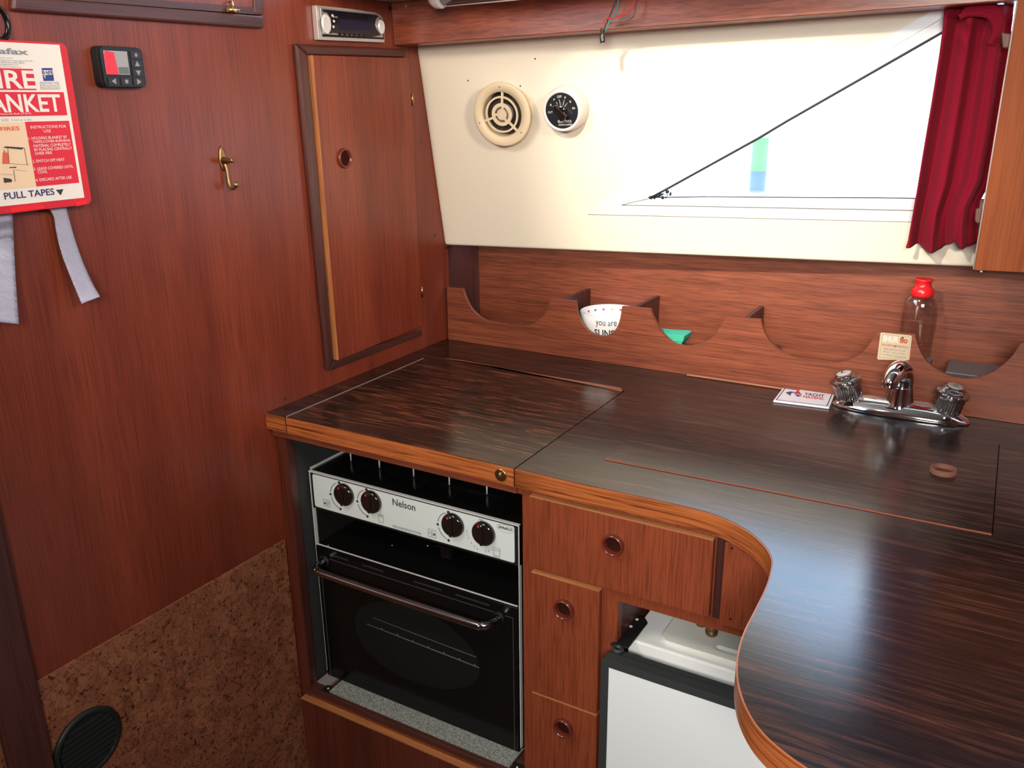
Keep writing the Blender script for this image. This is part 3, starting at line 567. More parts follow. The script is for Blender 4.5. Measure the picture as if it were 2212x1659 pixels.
obj('back_board', MB().box(bkf, .002, 1.7, -.05, .30, -.010, 0), teak_x, fk)
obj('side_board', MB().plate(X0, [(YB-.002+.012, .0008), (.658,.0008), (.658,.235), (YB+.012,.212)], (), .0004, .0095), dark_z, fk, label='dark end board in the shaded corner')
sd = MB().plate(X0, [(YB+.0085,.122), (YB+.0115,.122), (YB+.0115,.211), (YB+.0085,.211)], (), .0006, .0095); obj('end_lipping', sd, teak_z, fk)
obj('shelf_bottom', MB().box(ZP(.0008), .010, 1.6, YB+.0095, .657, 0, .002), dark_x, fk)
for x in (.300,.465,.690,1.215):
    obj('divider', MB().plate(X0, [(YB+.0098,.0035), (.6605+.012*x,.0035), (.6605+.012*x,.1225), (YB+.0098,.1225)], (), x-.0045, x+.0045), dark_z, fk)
# sticker on the rack
stk = thing('pump_switch_sticker', 'tan water pump switch sticker on the rack board behind the tap', 'sticker', FB.atpx(1932,748).O)
obj('backing', MB().plate(FB, FB.pxs([(1904,718),(1968,724.5),(1970,727),(1964.5,776),(1962,778),(1897,776.5),(1895,774),(1902,720)]), (), .0002, .0007), tan_m, stk)
obj('border', MB().plate(FB, FB.pxs([(1906.5,721.5),(1967,727.5),(1961.5,774),(1899,773)]), [FB.pxs([(1907.5,722.5),(1966,728.4),(1960.6,773),(1900.2,772)])], .0008, .001), tan_d, stk)
k = MB(); k.tb(FB, 'SHUR', (1906,739), (1942,723.5), .0008, pb=(1922,739), pt=(1922,725.5), bold=.02)
obj('white_lettering', k, lab_w, stk)
k = MB(); k.tb(FB, 'flo', (1943,741), (1962.5,728), .0008, pb=(1950,741.5), pt=(1950,727.5), bold=.05); k.tb(FB, 'WATER PUMP SWITCH', (1905,745), (1960.5,750), .0008, pb=(1932,750), pt=(1932,744.8), bold=.01)
obj('red_lettering', k, mat('faded_red_print', (.45,.10,.05), .5), stk)
k = MB()
for t_, y_ in (('TURN SWITCH TO OFF', 753), ('When Tank is Empty', 759.5), ('or When Leaving Boat', 766)): k.tb(FB, t_, (1907,y_), (1957,y_+5), .0008, pb=(1932,y_+5), pt=(1932,y_+.6))
obj('small_lettering', k, grey_ink, stk)

# bowl
bx, by, br_ = .385, .5955, .0655; bwf = Fr((bx,by,.0032), (1,0,0), (0,1,0)); bh = .0905
bowl = thing('bowl', 'white bowl with coloured hearts inside the rim and black lettering', 'bowl', bwf.O)
porc = mat('white_porcelain', (.80,.80,.80), .15, coat=.5)
bp2 = [(.022,0),(.030,.001),(.034,.006),(.048,.022),(.0585,.045),(.0635,.070),(.0655,bh),(.0640,bh+.0006),(.0618,.070),(.0565,.046),(.046,.024),(.030,.010),(.0,.008)]
obj('shell', MB().lathe(bwf, bp2, 64, True, False), porc, bowl)
def heart(s):
    P = []
    for i in range(20):
        t = 2*math.pi*i/20; P.append((s*16*math.sin(t)**3/16, s*(13*math.cos(t)-5*math.cos(2*t)-2*math.cos(3*t)-math.cos(4*t))/16))
    return P
hcols = [mat('heart_'+n_, c_, .4) for n_, c_ in (('red',(.75,.05,.04)),('olive',(.50,.50,.06)),('magenta',(.62,.08,.26)),('grey',(.18,.2,.22)))]
for i in range(20):
    an = math.radians(20+i*18*1.0); r_ = .0632-.0010; 
    c_ = bwf.w(r_*math.cos(an), r_*math.sin(an), bh-.011); inward = -(bwf.U*math.cos(an)+bwf.V*math.sin(an)); tng = bwf.U*math.sin(an)-bwf.V*math.cos(an)
    hf = Fr(c_, tng, Vector((0,0,1))-inward*.08)
    obj('heart', MB().plate(hf, [p for p in heart(.0032)][::-1], (), -.0004, .0003), hcols[[0,1,2,3][i % 4]], bowl)
def bowl_text(txt, a0, a1, z0, z1, bold):
    t = MB(); t.text(Fr((0,0,0),(1,0,0),(0,1,0)), txt, a0, a1, z0, z1, 0, bold=bold); out = MB()
    P = []
    for v in t.v:
        an = math.radians(v.x); z = v.y
        r_ = 0
        for (r0,n0),(r1,n1) in zip(bp2[:7], bp2[1:7]):
            if n0 <= z <= n1: r_ = r0+(r1-r0)*(z-n0)/(n1-n0)
        r_ += .0005; P.append(bwf.w(r_*math.cos(an), r_*math.sin(an), z))
    out.add(P, t.f); return out
k = bowl_text('you are my', 266, 326, .068, .083, 0); k2 = bowl_text('SUNSHINE', 262, 342, .047, .064, .02); k.add(k2.v, k2.f)
obj('lettering', k, print_m, bowl)
# folded cloth in the third bay
cfr = XZ(.545)
cp4 = cfr.pxs([(1400,718),(1448,723),(1474,724.5),(1478,727),(1476,736),(1469,747),(1461,754),(1435,756),(1400,751)])
ob = obj('folded_cloth', MB().plate(cfr, cp4[::-1], (), -.045, 0), green_m, bevel=.004, seg=3); tag(ob, 'folded green cloth lying in the third bay of the rack', 'cloth')
fo = MB(); fo.plate(cfr, cfr.pxs([(1402,734.6),(1472,737.5),(1472,739),(1402,736)])[::-1], (), -.044, .0006); obj('fold_line', fo, mat('cloth_fold', (.03,.28,.18), .8), ob)

# bottle
bfz = XZ(.600); bc = bfz.px(1983,700)[0]; tz = bfz.px(1983,601)[1]; cz = bfz.px(1983,634)[1]
bo = Fr((bc,.600,.0032), (1,0,0), (0,1,0)); Hc = cz-.0032; Ht = tz-.0032
bot = thing('squeeze_bottle', 'clear squeeze bottle with red cap standing in the rack', 'bottle', bo.O)
obj('body', MB().lathe(bo, [(.020,0),(.0275,.003),(.028,.02),(.0265,.05),(.0275,.075),(.030,Hc-.055),(.0295,Hc-.030),(.026,Hc-.012),(.018,Hc-.003),(.015,Hc)], 40, sv=.62), bottle_m, bot)
obj('liquid', MB().lathe(bo, [(.018,.0015),(.0262,.004),(.0268,.02),(.0252,.05),(.0262,.068)], 40, sv=.60), glassm('grey_liquid', (.62,.62,.64), .05), bot)
cp_ = Ht-Hc
obj('cap', MB().lathe(bo, [(.0185,Hc-.004),(.0190,Hc),(.0188,Hc+cp_*.30),(.0165,Hc+cp_*.42),(.0140,Hc+cp_*.50),(.0125,Hc+cp_*.80),(.0150,Hc+cp_*.88),(.0152,Hc+cp_),(.012,Ht)], 36), mat('bright_red_cap', (.72,.015,.02), .3, coat=.3), bot)
# dark tray and box in the right bay
t_ = MB(); tx0 = bfz.px(2010,760)[0]; t_.box(ZP(.0032), tx0+.012, 1.20, .553, .60, 0, .034); tt = thing('grey_box', 'smoked grey plastic box lying in the right hand bay of the rack', 'box', (1.13,.58,.0032))
obj('body', MB().box(ZP(.0032), tx0+.030, 1.206, .556, .640, 0, .062), mat('smoked_grey', (.07,.065,.065), .3), tt, bevel=.003)
obj('lid_edge', MB().box(ZP(.0032), tx0+.028, 1.208, .550, .5555, .030, .034), mat('light_grey_rim', (.25,.24,.24), .3), tt, bevel=.001)
bb = obj('scourer', MB().box(ZP(.0032), tx0-.004, tx0+.006, .545, .585, 0, .075), mat('grey_ribbed', (.12,.12,.12), .7, bump=(600,.6,.002)), bevel=.002); tag(bb, 'dark ribbed strip standing between the clear bottle and the grey box', 'scourer')

# ================================================================== TAP
tA = Vector(zpx(1793,880)); tB = Vector(zpx(2093,926)); tm = (tA+tB)/2; td = (tB-tA).normalized(); tl = (tB-tA).length
tm.y += .024; tw = .031
TF = Fr((tm.x, tm.y, .0003), (td.x, td.y, 0), (-td.y, td.x, 0))
tap = thing('mixer_tap', 'chrome mixer tap with clear ribbed hot and cold knobs on the worktop', 'tap', TF.O)
tb_ = MB(); rings = [(1,0),(1,.003),(.96,.007),(.88,.012),(.74,.018),(.56,.0225),(.3,.025)]
seg = 56; P = []
def sup(a, k): 
    c, s_ = math.cos(a), math.sin(a); hw = tl/2; e = .75
    return (math.copysign(abs(c)**e, c)*hw*(k if k > .9 else .90+(k-.9)*.7), math.copysign(abs(s_)**.85, s_)*tw*k)
for k_, n_ in rings:
    for i in range(seg): u, v = sup(2*math.pi*i/seg, k_); P.append(TF.w(u, v, n_))
F = [(r*seg+i, r*seg+(i+1)%seg, (r+1)*seg+(i+1)%seg, (r+1)*seg+i) for r in range(len(rings)-1) for i in range(seg)]
tb_.add(P, F, True); tb_.f.append(list(range((len(rings)-1)*seg, len(rings)*seg))); tb_.sm.append(True); tb_.f.append(list(range(seg))[::-1]); tb_.sm.append(False)
obj('base', tb_, chrome, tap)
TY = XZ(tm.y)
us = (Vector(Z0.px(1945,905)).x, ) 
spx = TY.px(1945,860)[0]; top = TY.px(1944,778)[1]
S0 = TF.O + Vector((spx-tm.x, 0, .012))
def spt(dy, z): return (spx, tm.y+dy, z)
top += .004; sp_pts = [spt(0,.014), spt(0,.03), spt(0,.055), spt(0,top-.045), spt(-.003,top-.030), (spx-.002,tm.y-.012,top-.0185), (spx-.006,tm.y-.026,top-.015), (spx-.011,tm.y-.043,top-.018), (spx-.014,tm.y-.054,top-.028), (spx-.015,tm.y-.057,top-.038)]
spn = spline(sp_pts, 5); n_ = len(spn); rs = []
for i in range(n_):
    t = i/(n_-1); rs.append(.026*(1-t/.2)+.0180*(t/.2) if t < .2 else (.0180 if t < .6 else .0180-.0062*(t-.6)/.4))
obj('spout', MB().tube(spn, .015, 24, rs=rs), chrome, tap)
obj('joint_ring', MB().torus(Fr((spx,tm.y,.050), (1,0,0),(0,1,0)), .0182, .0008, 36, 6), chrome, tap)
def cock(pb, pt, letter, nm):
    b_ = TY.px(*pb); t2 = TY.px(*pt); P0 = Vector((b_[0], tm.y, b_[1])); P1 = Vector((t2[0], tm.y-.004, t2[1])); ax = (P1-P0); h = ax.length; ax.normalize()
    f = Fr(P0, Vector((1,0,0)) - ax*ax.x, Vector((0,1,0)))
    f.V = ax.cross(f.U).normalized(); f.N = ax
    ctr = Vector((P0.x, tm.y, .012)); stem = MB().tube([ctr+Vector((0,0,-.004)), ctr+Vector((0,0,.006)), P0+ax*.004], .012, 20, rs=[.025,.019,.014]); obj('stem', stem, chrome, tap)
    lobes = lambda a, n: (1+.075*abs(math.cos(4*a))**.6-.03 if h*.66 < n < h*.86 else 1) + (.030*(1 if math.cos(34*a) > 0 else -1)*min(1, abs(math.cos(34*a))*2) if h*.03 < n <= h*.64 else 0)
    kn = obj(nm, MB().lathe(f, [(.0180,.0),(.0205,.0012),(.0208,h*.04),(.0222,h*.60),(.0226,h*.65),(.0255,h*.69),(.0262,h*.80),(.0235,h*.855),(.0195,h*.87),(.0185,h*.93),(.0150,h*.97),(.0135,h)], 272, True, True, wob=lobes), acrylic, tap, label='clear ribbed knob marked '+letter)
    obj('core', MB().lathe(f, [(.009,.001),(.0155,.004),(.0165,h*.6),(.011,h*.8)], 32), mat('knob_core_'+letter, (.16,.14,.13), .3, .6), kn)
    cpn = obj('cap', MB().lathe(f, [(.0125,h+.0002),(.0125,h+.0018),(.0105,h+.0026)], 32), mat('knob_cap_'+letter, (.55,.54,.52) if letter == 'H' else (.30,.28,.25), .3), kn)
    mk = MB(); tf = Fr(f.w(0,0,h+.0028), Vector((1,0,0)), ax.cross(Vector((1,0,0)))); tf.N = ax; mk.text(tf, letter, -.0042, .0042, -.005, .005, .0003, bold=.02); obj('letter', mk, print_m, cpn)
cock((1840,873), (1824,806), 'H', 'hot_knob'); cock((2040,897), (2064,834), 'C', 'cold_knob')

# card on the worktop
cz_ = ZP(0); cpts = Z0.pxs([(1695.4,835.6),(1806,848),(1790.9,884.5),(1669.7,869.5)])
card = thing('sign_card', 'white card with blue border and red sail lying beside the tap', 'card', (sum(p[0] for p in cpts)/4, sum(p[1] for p in cpts)/4, .0003))
obj('plate', MB().plate(Z0, cpts, (), .0003, .0042), mat('card_white', (.82,.80,.84), .35), card, bevel=.0012)
c4 = [Vector(p) for p in cpts]; cc = sum(c4, Vector((0,0)))/4
def cin(k): return [tuple(cc+(p-cc)*k) for p in c4]
obj('blue_border', MB().plate(Z0, cin(.92), [cin(.885)], .0043, .0045), blue_ink, card)
cU = (c4[1]-c4[0]).normalized(); cfm = Fr((c4[3].x, c4[3].y, .0045), (cU.x,cU.y,0), (0,1,0)); cw = (c4[2]-c4[3]).length; chh = abs((c4[0]-c4[3]).dot(Vector((-cU.y,cU.x))))
k = MB(); k.text(cfm, 'YACHT', cw*.50, cw*.86, chh*.50, chh*.66, .0001, bold=.02); k.plate(cfm, [(cw*.16,chh*.52),(cw*.24,chh*.62),(cw*.33,chh*.60),(cw*.26,chh*.52),(cw*.27,chh*.36)], (), 0, .0002); k.plate(cfm, [(cw*.32,chh*.50),(cw*.47,chh*.44),(cw*.40,chh*.36)], (), 0, .0002)
obj('blue_print', k, blue_ink, card)
k = MB(); k.text(cfm, 'HAVENS', cw*.50, cw*.86, chh*.34, chh*.48, .0001, bold=.02); k.plate(cfm, [(cw*.31,chh*.53),(cw*.47,chh*.49),(cw*.36,chh*.74)], (), 0, .0002)
obj('red_print', k, red_ink, card)

# ================================================================== FAN VENT AND DIAL
fN = .028; f = CR.atpx(1083,248,fN); base = Fr(f.w(0,0,-fN), f.U, f.V)
e0 = CR.px(1023.5,243,fN)[0]; e1 = CR.px(1143,250,fN)[0]; g0 = CR.px(1083,177,fN)[1]; g1 = CR.px(1083,320,fN)[1]
R_ = ((e1-e0)+(g0-g1))/4
fan = thing('extractor_fan', 'round aged ivory extractor fan grille on the cream cabin side', 'fan', base.O)
obj('housing', MB().lathe(base, [(R_*.86,.0003),(R_*.88,fN-.008),(R_*.97,fN-.007),(R_,fN-.004),(R_*.995,fN-.001),(R_*.96,fN),(R_*.70,fN-.0005),(R_*.69,fN-.004),(R_*.68,.004)], 64, False, False), ivory, fan)
obj('dark_interior', MB().lathe(base, [(R_*.685,.002),(R_*.685,.003)], 48), mat('grimy_black', (.03,.025,.018), .7), fan)
mo = obj('motor', MB().lathe(base, [(R_*.30,.003),(R_*.30,fN-.010),(R_*.18,fN-.007)], 32), mat('grey_motor', (.30,.27,.27), .4), fan)
gr = MB()
for rr, ww in ((.54,.03),(.30,.055),(.135,.03)): gr.plate(f, arc(0,0,R_*(rr+ww),0,354,59), [arc(0,0,R_*(rr-ww),0,354,59)], -.0045, -.0015)
for an, r0, r1 in ((82,.33,.71),(196,.33,.71),(313,.33,.71),(75,.13,.28),(180,.13,.28),(305,.13,.28)):
    a = math.radians(an); d = Vector((math.cos(a), math.sin(a))); n2 = Vector((-d.y, d.x))*R_*.035; p0 = d*R_*r0; p1 = d*R_*r1
    gr.plate(f, [tuple(p0-n2), tuple(p1-n2), tuple(p1+n2), tuple(p0+n2)], (), -.0046, -.0012)
gr.lathe(f, [(R_*.10,-.006),(R_*.10,-.002)], 24)
obj('grille', gr, ivory, fan)
for an in (88,196,318):
    a = math.radians(an); obj('screw', MB().lathe(f.at(R_*.85*math.cos(a), R_*.85*math.sin(a)), [(.0018,0),(.0014,.0006)], 12), grey_pl, fan)
dN = .034; bse = CR.atpx(1223,233); fc = CR.atpx(1212.5,240,dN)
Rb = (CR.px(1275,235)[0]-CR.px(1178,233)[0])/2*.96; Rf = ((CR.px(1250,242,dN)[0]-CR.px(1174.5,238,dN)[0]) + (CR.px(1212,196,dN)[1]-CR.px(1212,284,dN)[1]))/4
bse = Fr(fc.w(0,0,-dN), fc.U, fc.V)
dial = thing('fan_control_dial', 'white round rotary control with black lettered face on the cream cabin side', 'dial', bse.O)
obj('housing', MB().lathe(bse, [(Rf*1.18,.0003),(Rf*1.20,.004),(Rf*1.08,dN-.006),(Rf*1.03,dN-.001),(Rf*.99,dN),(Rf*.93,dN-.0005),(Rf*.91,dN-.003)], 56, True, True), white_pl, dial)
fcp = obj('face', MB().lathe(fc, [(Rf*.90,-.0029),(Rf*.90,-.0018)], 48), mat('dial_black', (.012,.014,.016), .35), dial)
k = MB(); n_ = -.0014
def tt_(t, u, v, w2, h2, b=0): k.text(fc, t, (u-w2)*Rf, (u+w2)*Rf, (v-h2)*Rf, (v+h2)*Rf, n_, bold=b)
tt_('OFF', -.06, .72, .13, .06); tt_('F', -.36, .58, .04, .05); tt_('F', .26, .66, .04, .05); tt_('S', -.58, .32, .05, .05); tt_('S', .52, .45, .05, .05)
tt_('OUT', -.64, -.05, .13, .055); tt_('IN', .68, .12, .07, .055); tt_('A', .0, -.42, .04, .05); tt_('ELECTRICS', .13, -.53, .38, .06, .01); tt_('CROYDON.SURREY.', .16, -.70, .40, .045)
for an, r0, r1 in ((98,.25,.6),(120,.38,.52),(70,.22,.6),(150,.33,.52),(48,.25,.52)):
    a = math.radians(an); d = Vector((math.cos(a), math.sin(a))); q_ = Vector((-d.y,d.x))*.008*Rf; p0 = d*Rf*r0; p1 = d*Rf*r1; k.plate(fc, [tuple(p0-q_),tuple(p1-q_),tuple(p1+q_),tuple(p0+q_)], (), n_, n_+.0002)
obj('lettering', k, mat('white_print', (.8,.8,.8), .5), fcp)
kn = MB().lathe(fc, [(Rf*.30,-.0015),(Rf*.28,.006)], 28); a = math.radians(-52); d = Vector((math.cos(a), math.sin(a))); nn_ = Vector((-d.y,d.x))
kn.plate(fc, [tuple(-d*Rf*.42+nn_*Rf*.10), tuple(-d*Rf*.42-nn_*Rf*.10), tuple(d*Rf*.42-nn_*Rf*.20), tuple(d*Rf*.5), tuple(d*Rf*.42+nn_*Rf*.20)], (), .0061, .016)
obj('pointer_knob', kn, knob_m, dial, bevel=.0015)

# ================================================================== CABLE, LAMP
cbf = BM.at(0,0,.028)
def cpx(a, b, n=0): return cbf.w(*cbf.px(a, b, n), n)
cb = thing('loose_cable', 'loose red, green and black wires ending in a black cap below the beam', 'cable', cpx(1302,80))
def wire(P, m_, r=.0009, nm='wire', lb=None): obj(nm, MB().tube(spline([cpx(*p) for p in P],6), r, 8), m_, cb, label=lb)
blk = mat('black_pvc', (.015,.015,.015), .3, coat=.4); rdw = mat('red_pvc', (.60,.03,.02), .4); grw = mat('green_pvc', (.02,.22,.19), .4); brw = mat('brown_pvc', (.09,.03,.025), .4)
wire([(1338,-30),(1330,0),(1321,25),(1310,50),(1305,66)], blk, .0012, 'black_wire'); wire([(1342,-30,.003),(1336,0,.003),(1330,28,.003),(1318,45,.003),(1308,66,.001)], grw, .0011, 'green_wire')
wire([(1372,-30,.004),(1370,5,.004),(1357,25,.005),(1335,36,.006),(1315,40,.006),(1304,46,.004),(1303,66,.001)], rdw, .0011, 'red_wire'); wire([(1373,-30,-.003),(1373,10,-.003),(1368,35,-.003),(1350,47,-.003),(1322,50,-.002),(1312,56,-.001),(1306,66,0)], brw, .0009, 'brown_wire')
obj('end_cap', MB().tube(spline([cpx(1304,62),cpx(1302,68),cpx(1301,80),cpx(1302,93)],4), .004, 14, rs=[.0028,.0042,.0048,.0046,.0044,.0044,.0042,.0042,.0044,.0046,.0046,.0046,.0040]), blk, cb)
lpf = BM.at(0,0,.07)
def lpx(a, b): return lpf.w(*lpf.px(a, b))
lamp = thing('strip_lamp', 'white ended strip lamp under the headliner at the top of the beam', 'lamp', lpx(1050,-5))
A_ = lpx(952,-5); B_ = A_+BM.U*.36; dl = BM.U
pfr = Fr(A_, BM.N, Vector((0,0,1))); pfr.N = dl; pfr.V = dl.cross(BM.N).normalized(); pfr.U = pfr.V.cross(dl).normalized()
obj('end_cap', MB().lathe(pfr, [(.010,-.022),(.0175,-.012),(.0185,0),(.0178,.004)], 32), mat('lamp_cap_white', (.75,.72,.72), .4), lamp)
obj('tube', MB().lathe(pfr, [(.013,.004),(.013,.36)], 24), glassm('clear_lamp_cover', (.75,.70,.68), .08, .1), lamp)
obj('chrome_edge', MB().tube([A_-Vector((0,0,.0150))+dl*.004, A_-Vector((0,0,.0150))+dl*.36], .0012, 6), mat('lamp_edge', (.8,.76,.76), .3), lamp)

# ================================================================== CURTAIN, OVERHEAD LOCKER
cn = .034
Lp = [(2041,8),(2036,60),(2028,120),(2012,220),(1995,320),(1982,400),(1970,470),(1962,515),(1957,531)]
Rp = [(2192,8),(2186,60),(2182,120),(2172,220),(2160,320),(2148,385),(2116,440),(2112,480),(2112,533)]
cols_, rows_ = 120, 64
def ip(L, t):
    x = t*(len(L)-1); i = min(int(x), len(L)-2); f_ = x-i; return (L[i][0]*(1-f_)+L[i+1][0]*f_, L[i][1]*(1-f_)+L[i+1][1]*f_)
P = []
for j in range(rows_+1):
    t = j/rows_; l, r = ip(Lp, t), ip(Rp, t)
    for i in range(cols_+1):
        s_ = i/cols_; x = l[0]*(1-s_)+r[0]*s_; y = l[1]*(1-s_)+r[1]*s_
        # folds: phase bends toward the gathered knot at the top right
        kx = s_ + .10*math.sin(t*2.2)*(1-s_)*s_
        amp = .009*(.55+.45*t)
        n_ = cn + 1.7*amp*math.sin(2*math.pi*(2.7*kx**.85+.02) + .9*math.sin(2.6*t)) + .38*amp*math.sin(2*math.pi*7.3*kx+2.2*t+1)*(.4+.6*s_)
        if t < .12: n_ += .010*math.exp(-((s_-.62)/.2)**2)*math.sin(t/.12*math.pi)
        if t < .3: n_ += .005*math.sin(2*math.pi*(s_*3-t*9))*(1-t/.3)
        drop = 9*math.exp(-((s_-.38)/.18)**4)*max(0, t-.9)/.1 - 14*math.exp(-((s_-.68)/.055)**2)*max(0, t-.9)/.1
        u, v = CR.px(x, y+drop, cn); P.append(CR.w(u, v, n_))
F = [(j*(cols_+1)+i, (j+1)*(cols_+1)+i, (j+1)*(cols_+1)+i+1, j*(cols_+1)+i+1) for j in range(rows_) for i in range(cols_)]
cur = thing('curtain', 'wine red velvet curtain hanging at the right of the window', 'curtain', CR.w(*CR.px(2080,20,cn), cn))
co = obj('drape', MB().add(P, F, True), curtain_m, cur); so_ = co.modifiers.new('thick','SOLIDIFY'); so_.thickness = .0014
kt = MB(); kp = [(2085,22),(2100,14),(2130,13),(2152,20),(2163,42),(2160,62),(2150,80)]
for d_ in range(3): kt.tube(spline([CR.w(*CR.px(a-d_*6,b+d_*8,cn+.012), cn+.012) for a,b in kp],5), .0055, 10)
obj('gathered_heading', kt, curtain_m, cur)
LKN = .004; lk = thing('overhead_locker', 'orange veneered overhead locker at the top right corner', 'locker', BM.w(1.35,-.2,-.1))
lkf = BM
qd = lkf.pxs([(2208,-45),(2105,583),(2520,603),(2620,-60)], LKN)
obj('front_panel', MB().plate(lkf, qd, (), LKN-.014, LKN), orange_z, lk)
l0, l1 = qd[0], qd[1]
sb = MB(); a1, a2 = lkf.w(*l0, LKN-.0143), lkf.w(*l1, LKN-.0143); 
nrm = Vector((.996,.08,.12)).normalized(); dep = Vector((-.04,1,0))*.0
pale = mat('lit_edge_pale', (.62,.50,.40), .5)
obj('lit_edge_strip', MB().tube([lkf.w(l0[0]-.0012,l0[1],LKN-.006), lkf.w(l1[0]-.0012,l1[1],LKN-.006)], .0014, 6), pale, lk)  # pale strip paints the light caught by the locker's side edge
hb1 = [lkf.w(l1[0]+.006, l1[1]+.001, LKN-.0145), lkf.w(l1[0]+.3, l1[1]+.006, LKN-.0145)]
bxm = MB(); dB = Vector((.09,.995,.0))*.115
v_ = [hb1[0], hb1[1], hb1[1]+dB, hb1[0]+dB]; bxm.add([x for x in v_]+[x+Vector((0,0,.008)) for x in v_], [(3,2,1,0),(4,5,6,7),(0,1,5,4),(1,2,6,5),(2,3,7,6),(3,0,4,7)])
obj('bottom_board', bxm, teak_x, lk)
obj('screw', MB().lathe(Fr(lkf.w(*lkf.px(2120,587,LKN), LKN-.004), lkf.U, lkf.V), [(.0022,0),(.0012,.002)], 10), steel, lk)
for (pp, m_) in (([(2164,70),(2190,74),(2186,104),(2166,103)], dark_x), ([(2108,452),(2128,450),(2124,484),(2110,482),(2106,476)], dark_x)):
    bk = obj('stay_block', MB().plate(lkf, lkf.pxs(pp, -.016), (), -.030, -.016), grain('stay_wood%d' % pp[0][0], [(.16,.06,.04),(.22,.09,.06)], 'Z', rough=.5), lk, bevel=.0015)

# ================================================================== BULKHEAD FITTINGS
# locker door
ld = thing('bulkhead_locker', 'tall sapele locker door framed in dark moulding on the bulkhead', 'locker', X0.w(*X0.px(780,450), 0))
DN = .016
mN = .012
top_m = X0.pxs([(640,94),(879.5,106),(878.5,124),(664,117)], mN)
left_m = X0.pxs([(640,94),(664,117),(722,779),(710,803)], mN)
def strip_px(L, n0, n1, mt, nm, par, bev=.003, label=None, n=None): return obj(nm, MB().plate(X0, X0.pxs(L, n if n is not None else n1), (), n0, n1), mt, par, bevel=bev, label=label)
strip_px([(640,94),(879.5,106),(878.5,124),(666,118)], .0003, mN, dark_y, 'top_moulding', ld, .004)
strip_px([(640,94),(666,118),(722,778),(709.5,803)], .0003, mN, dark_z, 'side_moulding', ld, .004)
strip_px([(709.5,803),(722,778),(911,712),(912.5,724)], .0003, .006, dark_y, 'bottom_moulding', ld, .002)
dq = X0.pxs([(676,119),(884,125),(913,704),(732,778)], DN)
door = obj('door', MB().plate(X0, dq, (), .0003, DN), teak_z, ld, bevel=.0008)
lit_edge = MB(); L0 = dq[0]; L3_ = dq[3]; lit_edge.plate(X0, [(L0[0]-.0012,L0[1]), (L0[0]-.0001,L0[1]), (L3_[0]-.0001,L3_[1]), (L3_[0]-.0012,L3_[1])], (), .0004, DN-.0004); obj('lit_door_edge', lit_edge, ply_z, door, label='pale orange front edge of the door')  # pale colour paints the light falling on the door's near edge
f = X0.atpx(743,342,DN); rk2 = obj('finger_ring', MB().lathe(f, [(.0170,.0002),(.0185,.002),(.0178,.005),(.0155,.006),(.0135,.003),(.0130,.0003)], 40, False, False), wood_ring, door)
obj('ring_recess', MB().lathe(f, [(.0129,.0002),(.0129,.0006)], 32), deep, rk2)
for p in ((890.5,215),(911.5,630)):
    f = X0.atpx(*p, .002); obj('hinge', MB().tube([f.w(.001,-.012,0), f.w(-.001,.012,0)], .003, 10), brass, ld)
# radio
rad = thing('car_radio', 'silver car radio with black display set into the bulkhead', 'radio', X0.w(*X0.px(752,52), 0))
rN = .012
obj('bezel', MB().plate(X0, X0.pxs([(683,11),(760,19),(812,27),(822,33),(829,43),(831,60),(831,92),(689,86)], rN), (), .0003, rN), mat('radio_silver', (.62,.58,.56), .3, .6), rad, bevel=.003)
obj('inner_frame', MB().plate(X0, X0.pxs([(692,17),(812,30),(829,44),(829.5,85),(697,79)], rN+.001), (), rN+.0001, rN+.001), black_mat, rad)
obj('faceplate', MB().plate(X0, X0.pxs([(692.5,16.5),(812,30),(826,44),(828,81.5),(699,74)], rN+.004), (), rN+.0011, rN+.004), mat('radio_face_silver', (.50,.47,.45), .25, .7), rad, bevel=.001)
sc_ = obj('display', MB().plate(X0, X0.pxs([(698,20),(810,32),(818,34),(812,42),(810,54),(815,66),(823,76),(803,80),(720,71),(708,73),(708,66),(715,55),(716,40),(708,28),(697,25)], rN+.005), (), rN+.0042, rN+.005), mat('radio_black', (.008,.008,.012), .08, coat=.5), rad)
lc = MB().plate(X0, X0.pxs([(732,41),(800,47),(800,68),(733,65)], rN+.0053), (), rN+.0051, rN+.0053); obj('lcd', lc, mat('lcd_blue_black', (.012,.012,.035), .3), sc_)
k = MB(); k.tb(X0, 'JVC', (720,40), (729,36), rN+.0051, pb=(724,39.5), pt=(724,35)); obj('lettering', k, lab_w, sc_)
for p, rr in (((703,52),.0145),((822,58),.0115)):
    f = X0.atpx(*p, rN+.0043); cl = obj('control_dial', MB().lathe(f, [(rr,0),(rr*.98,.003),(rr*.75,.005),(rr*.7,.004)], 32, su=.8, sv=1.15), steel, rad)
for i in range(6):
    f = X0.atpx(734+10.3*i, 73.3+.7*i, rN+.0042); obj('button', MB().lathe(f, [(.0042,0),(.004,.0012)], 16, sv=.6), black_mat, rad)
for p in ((718,34),(721,46),(720,58)): obj('button', MB().lathe(X0.atpx(*p, rN+.0052), [(.0028,0),(.002,.0015)], 14), steel, rad)
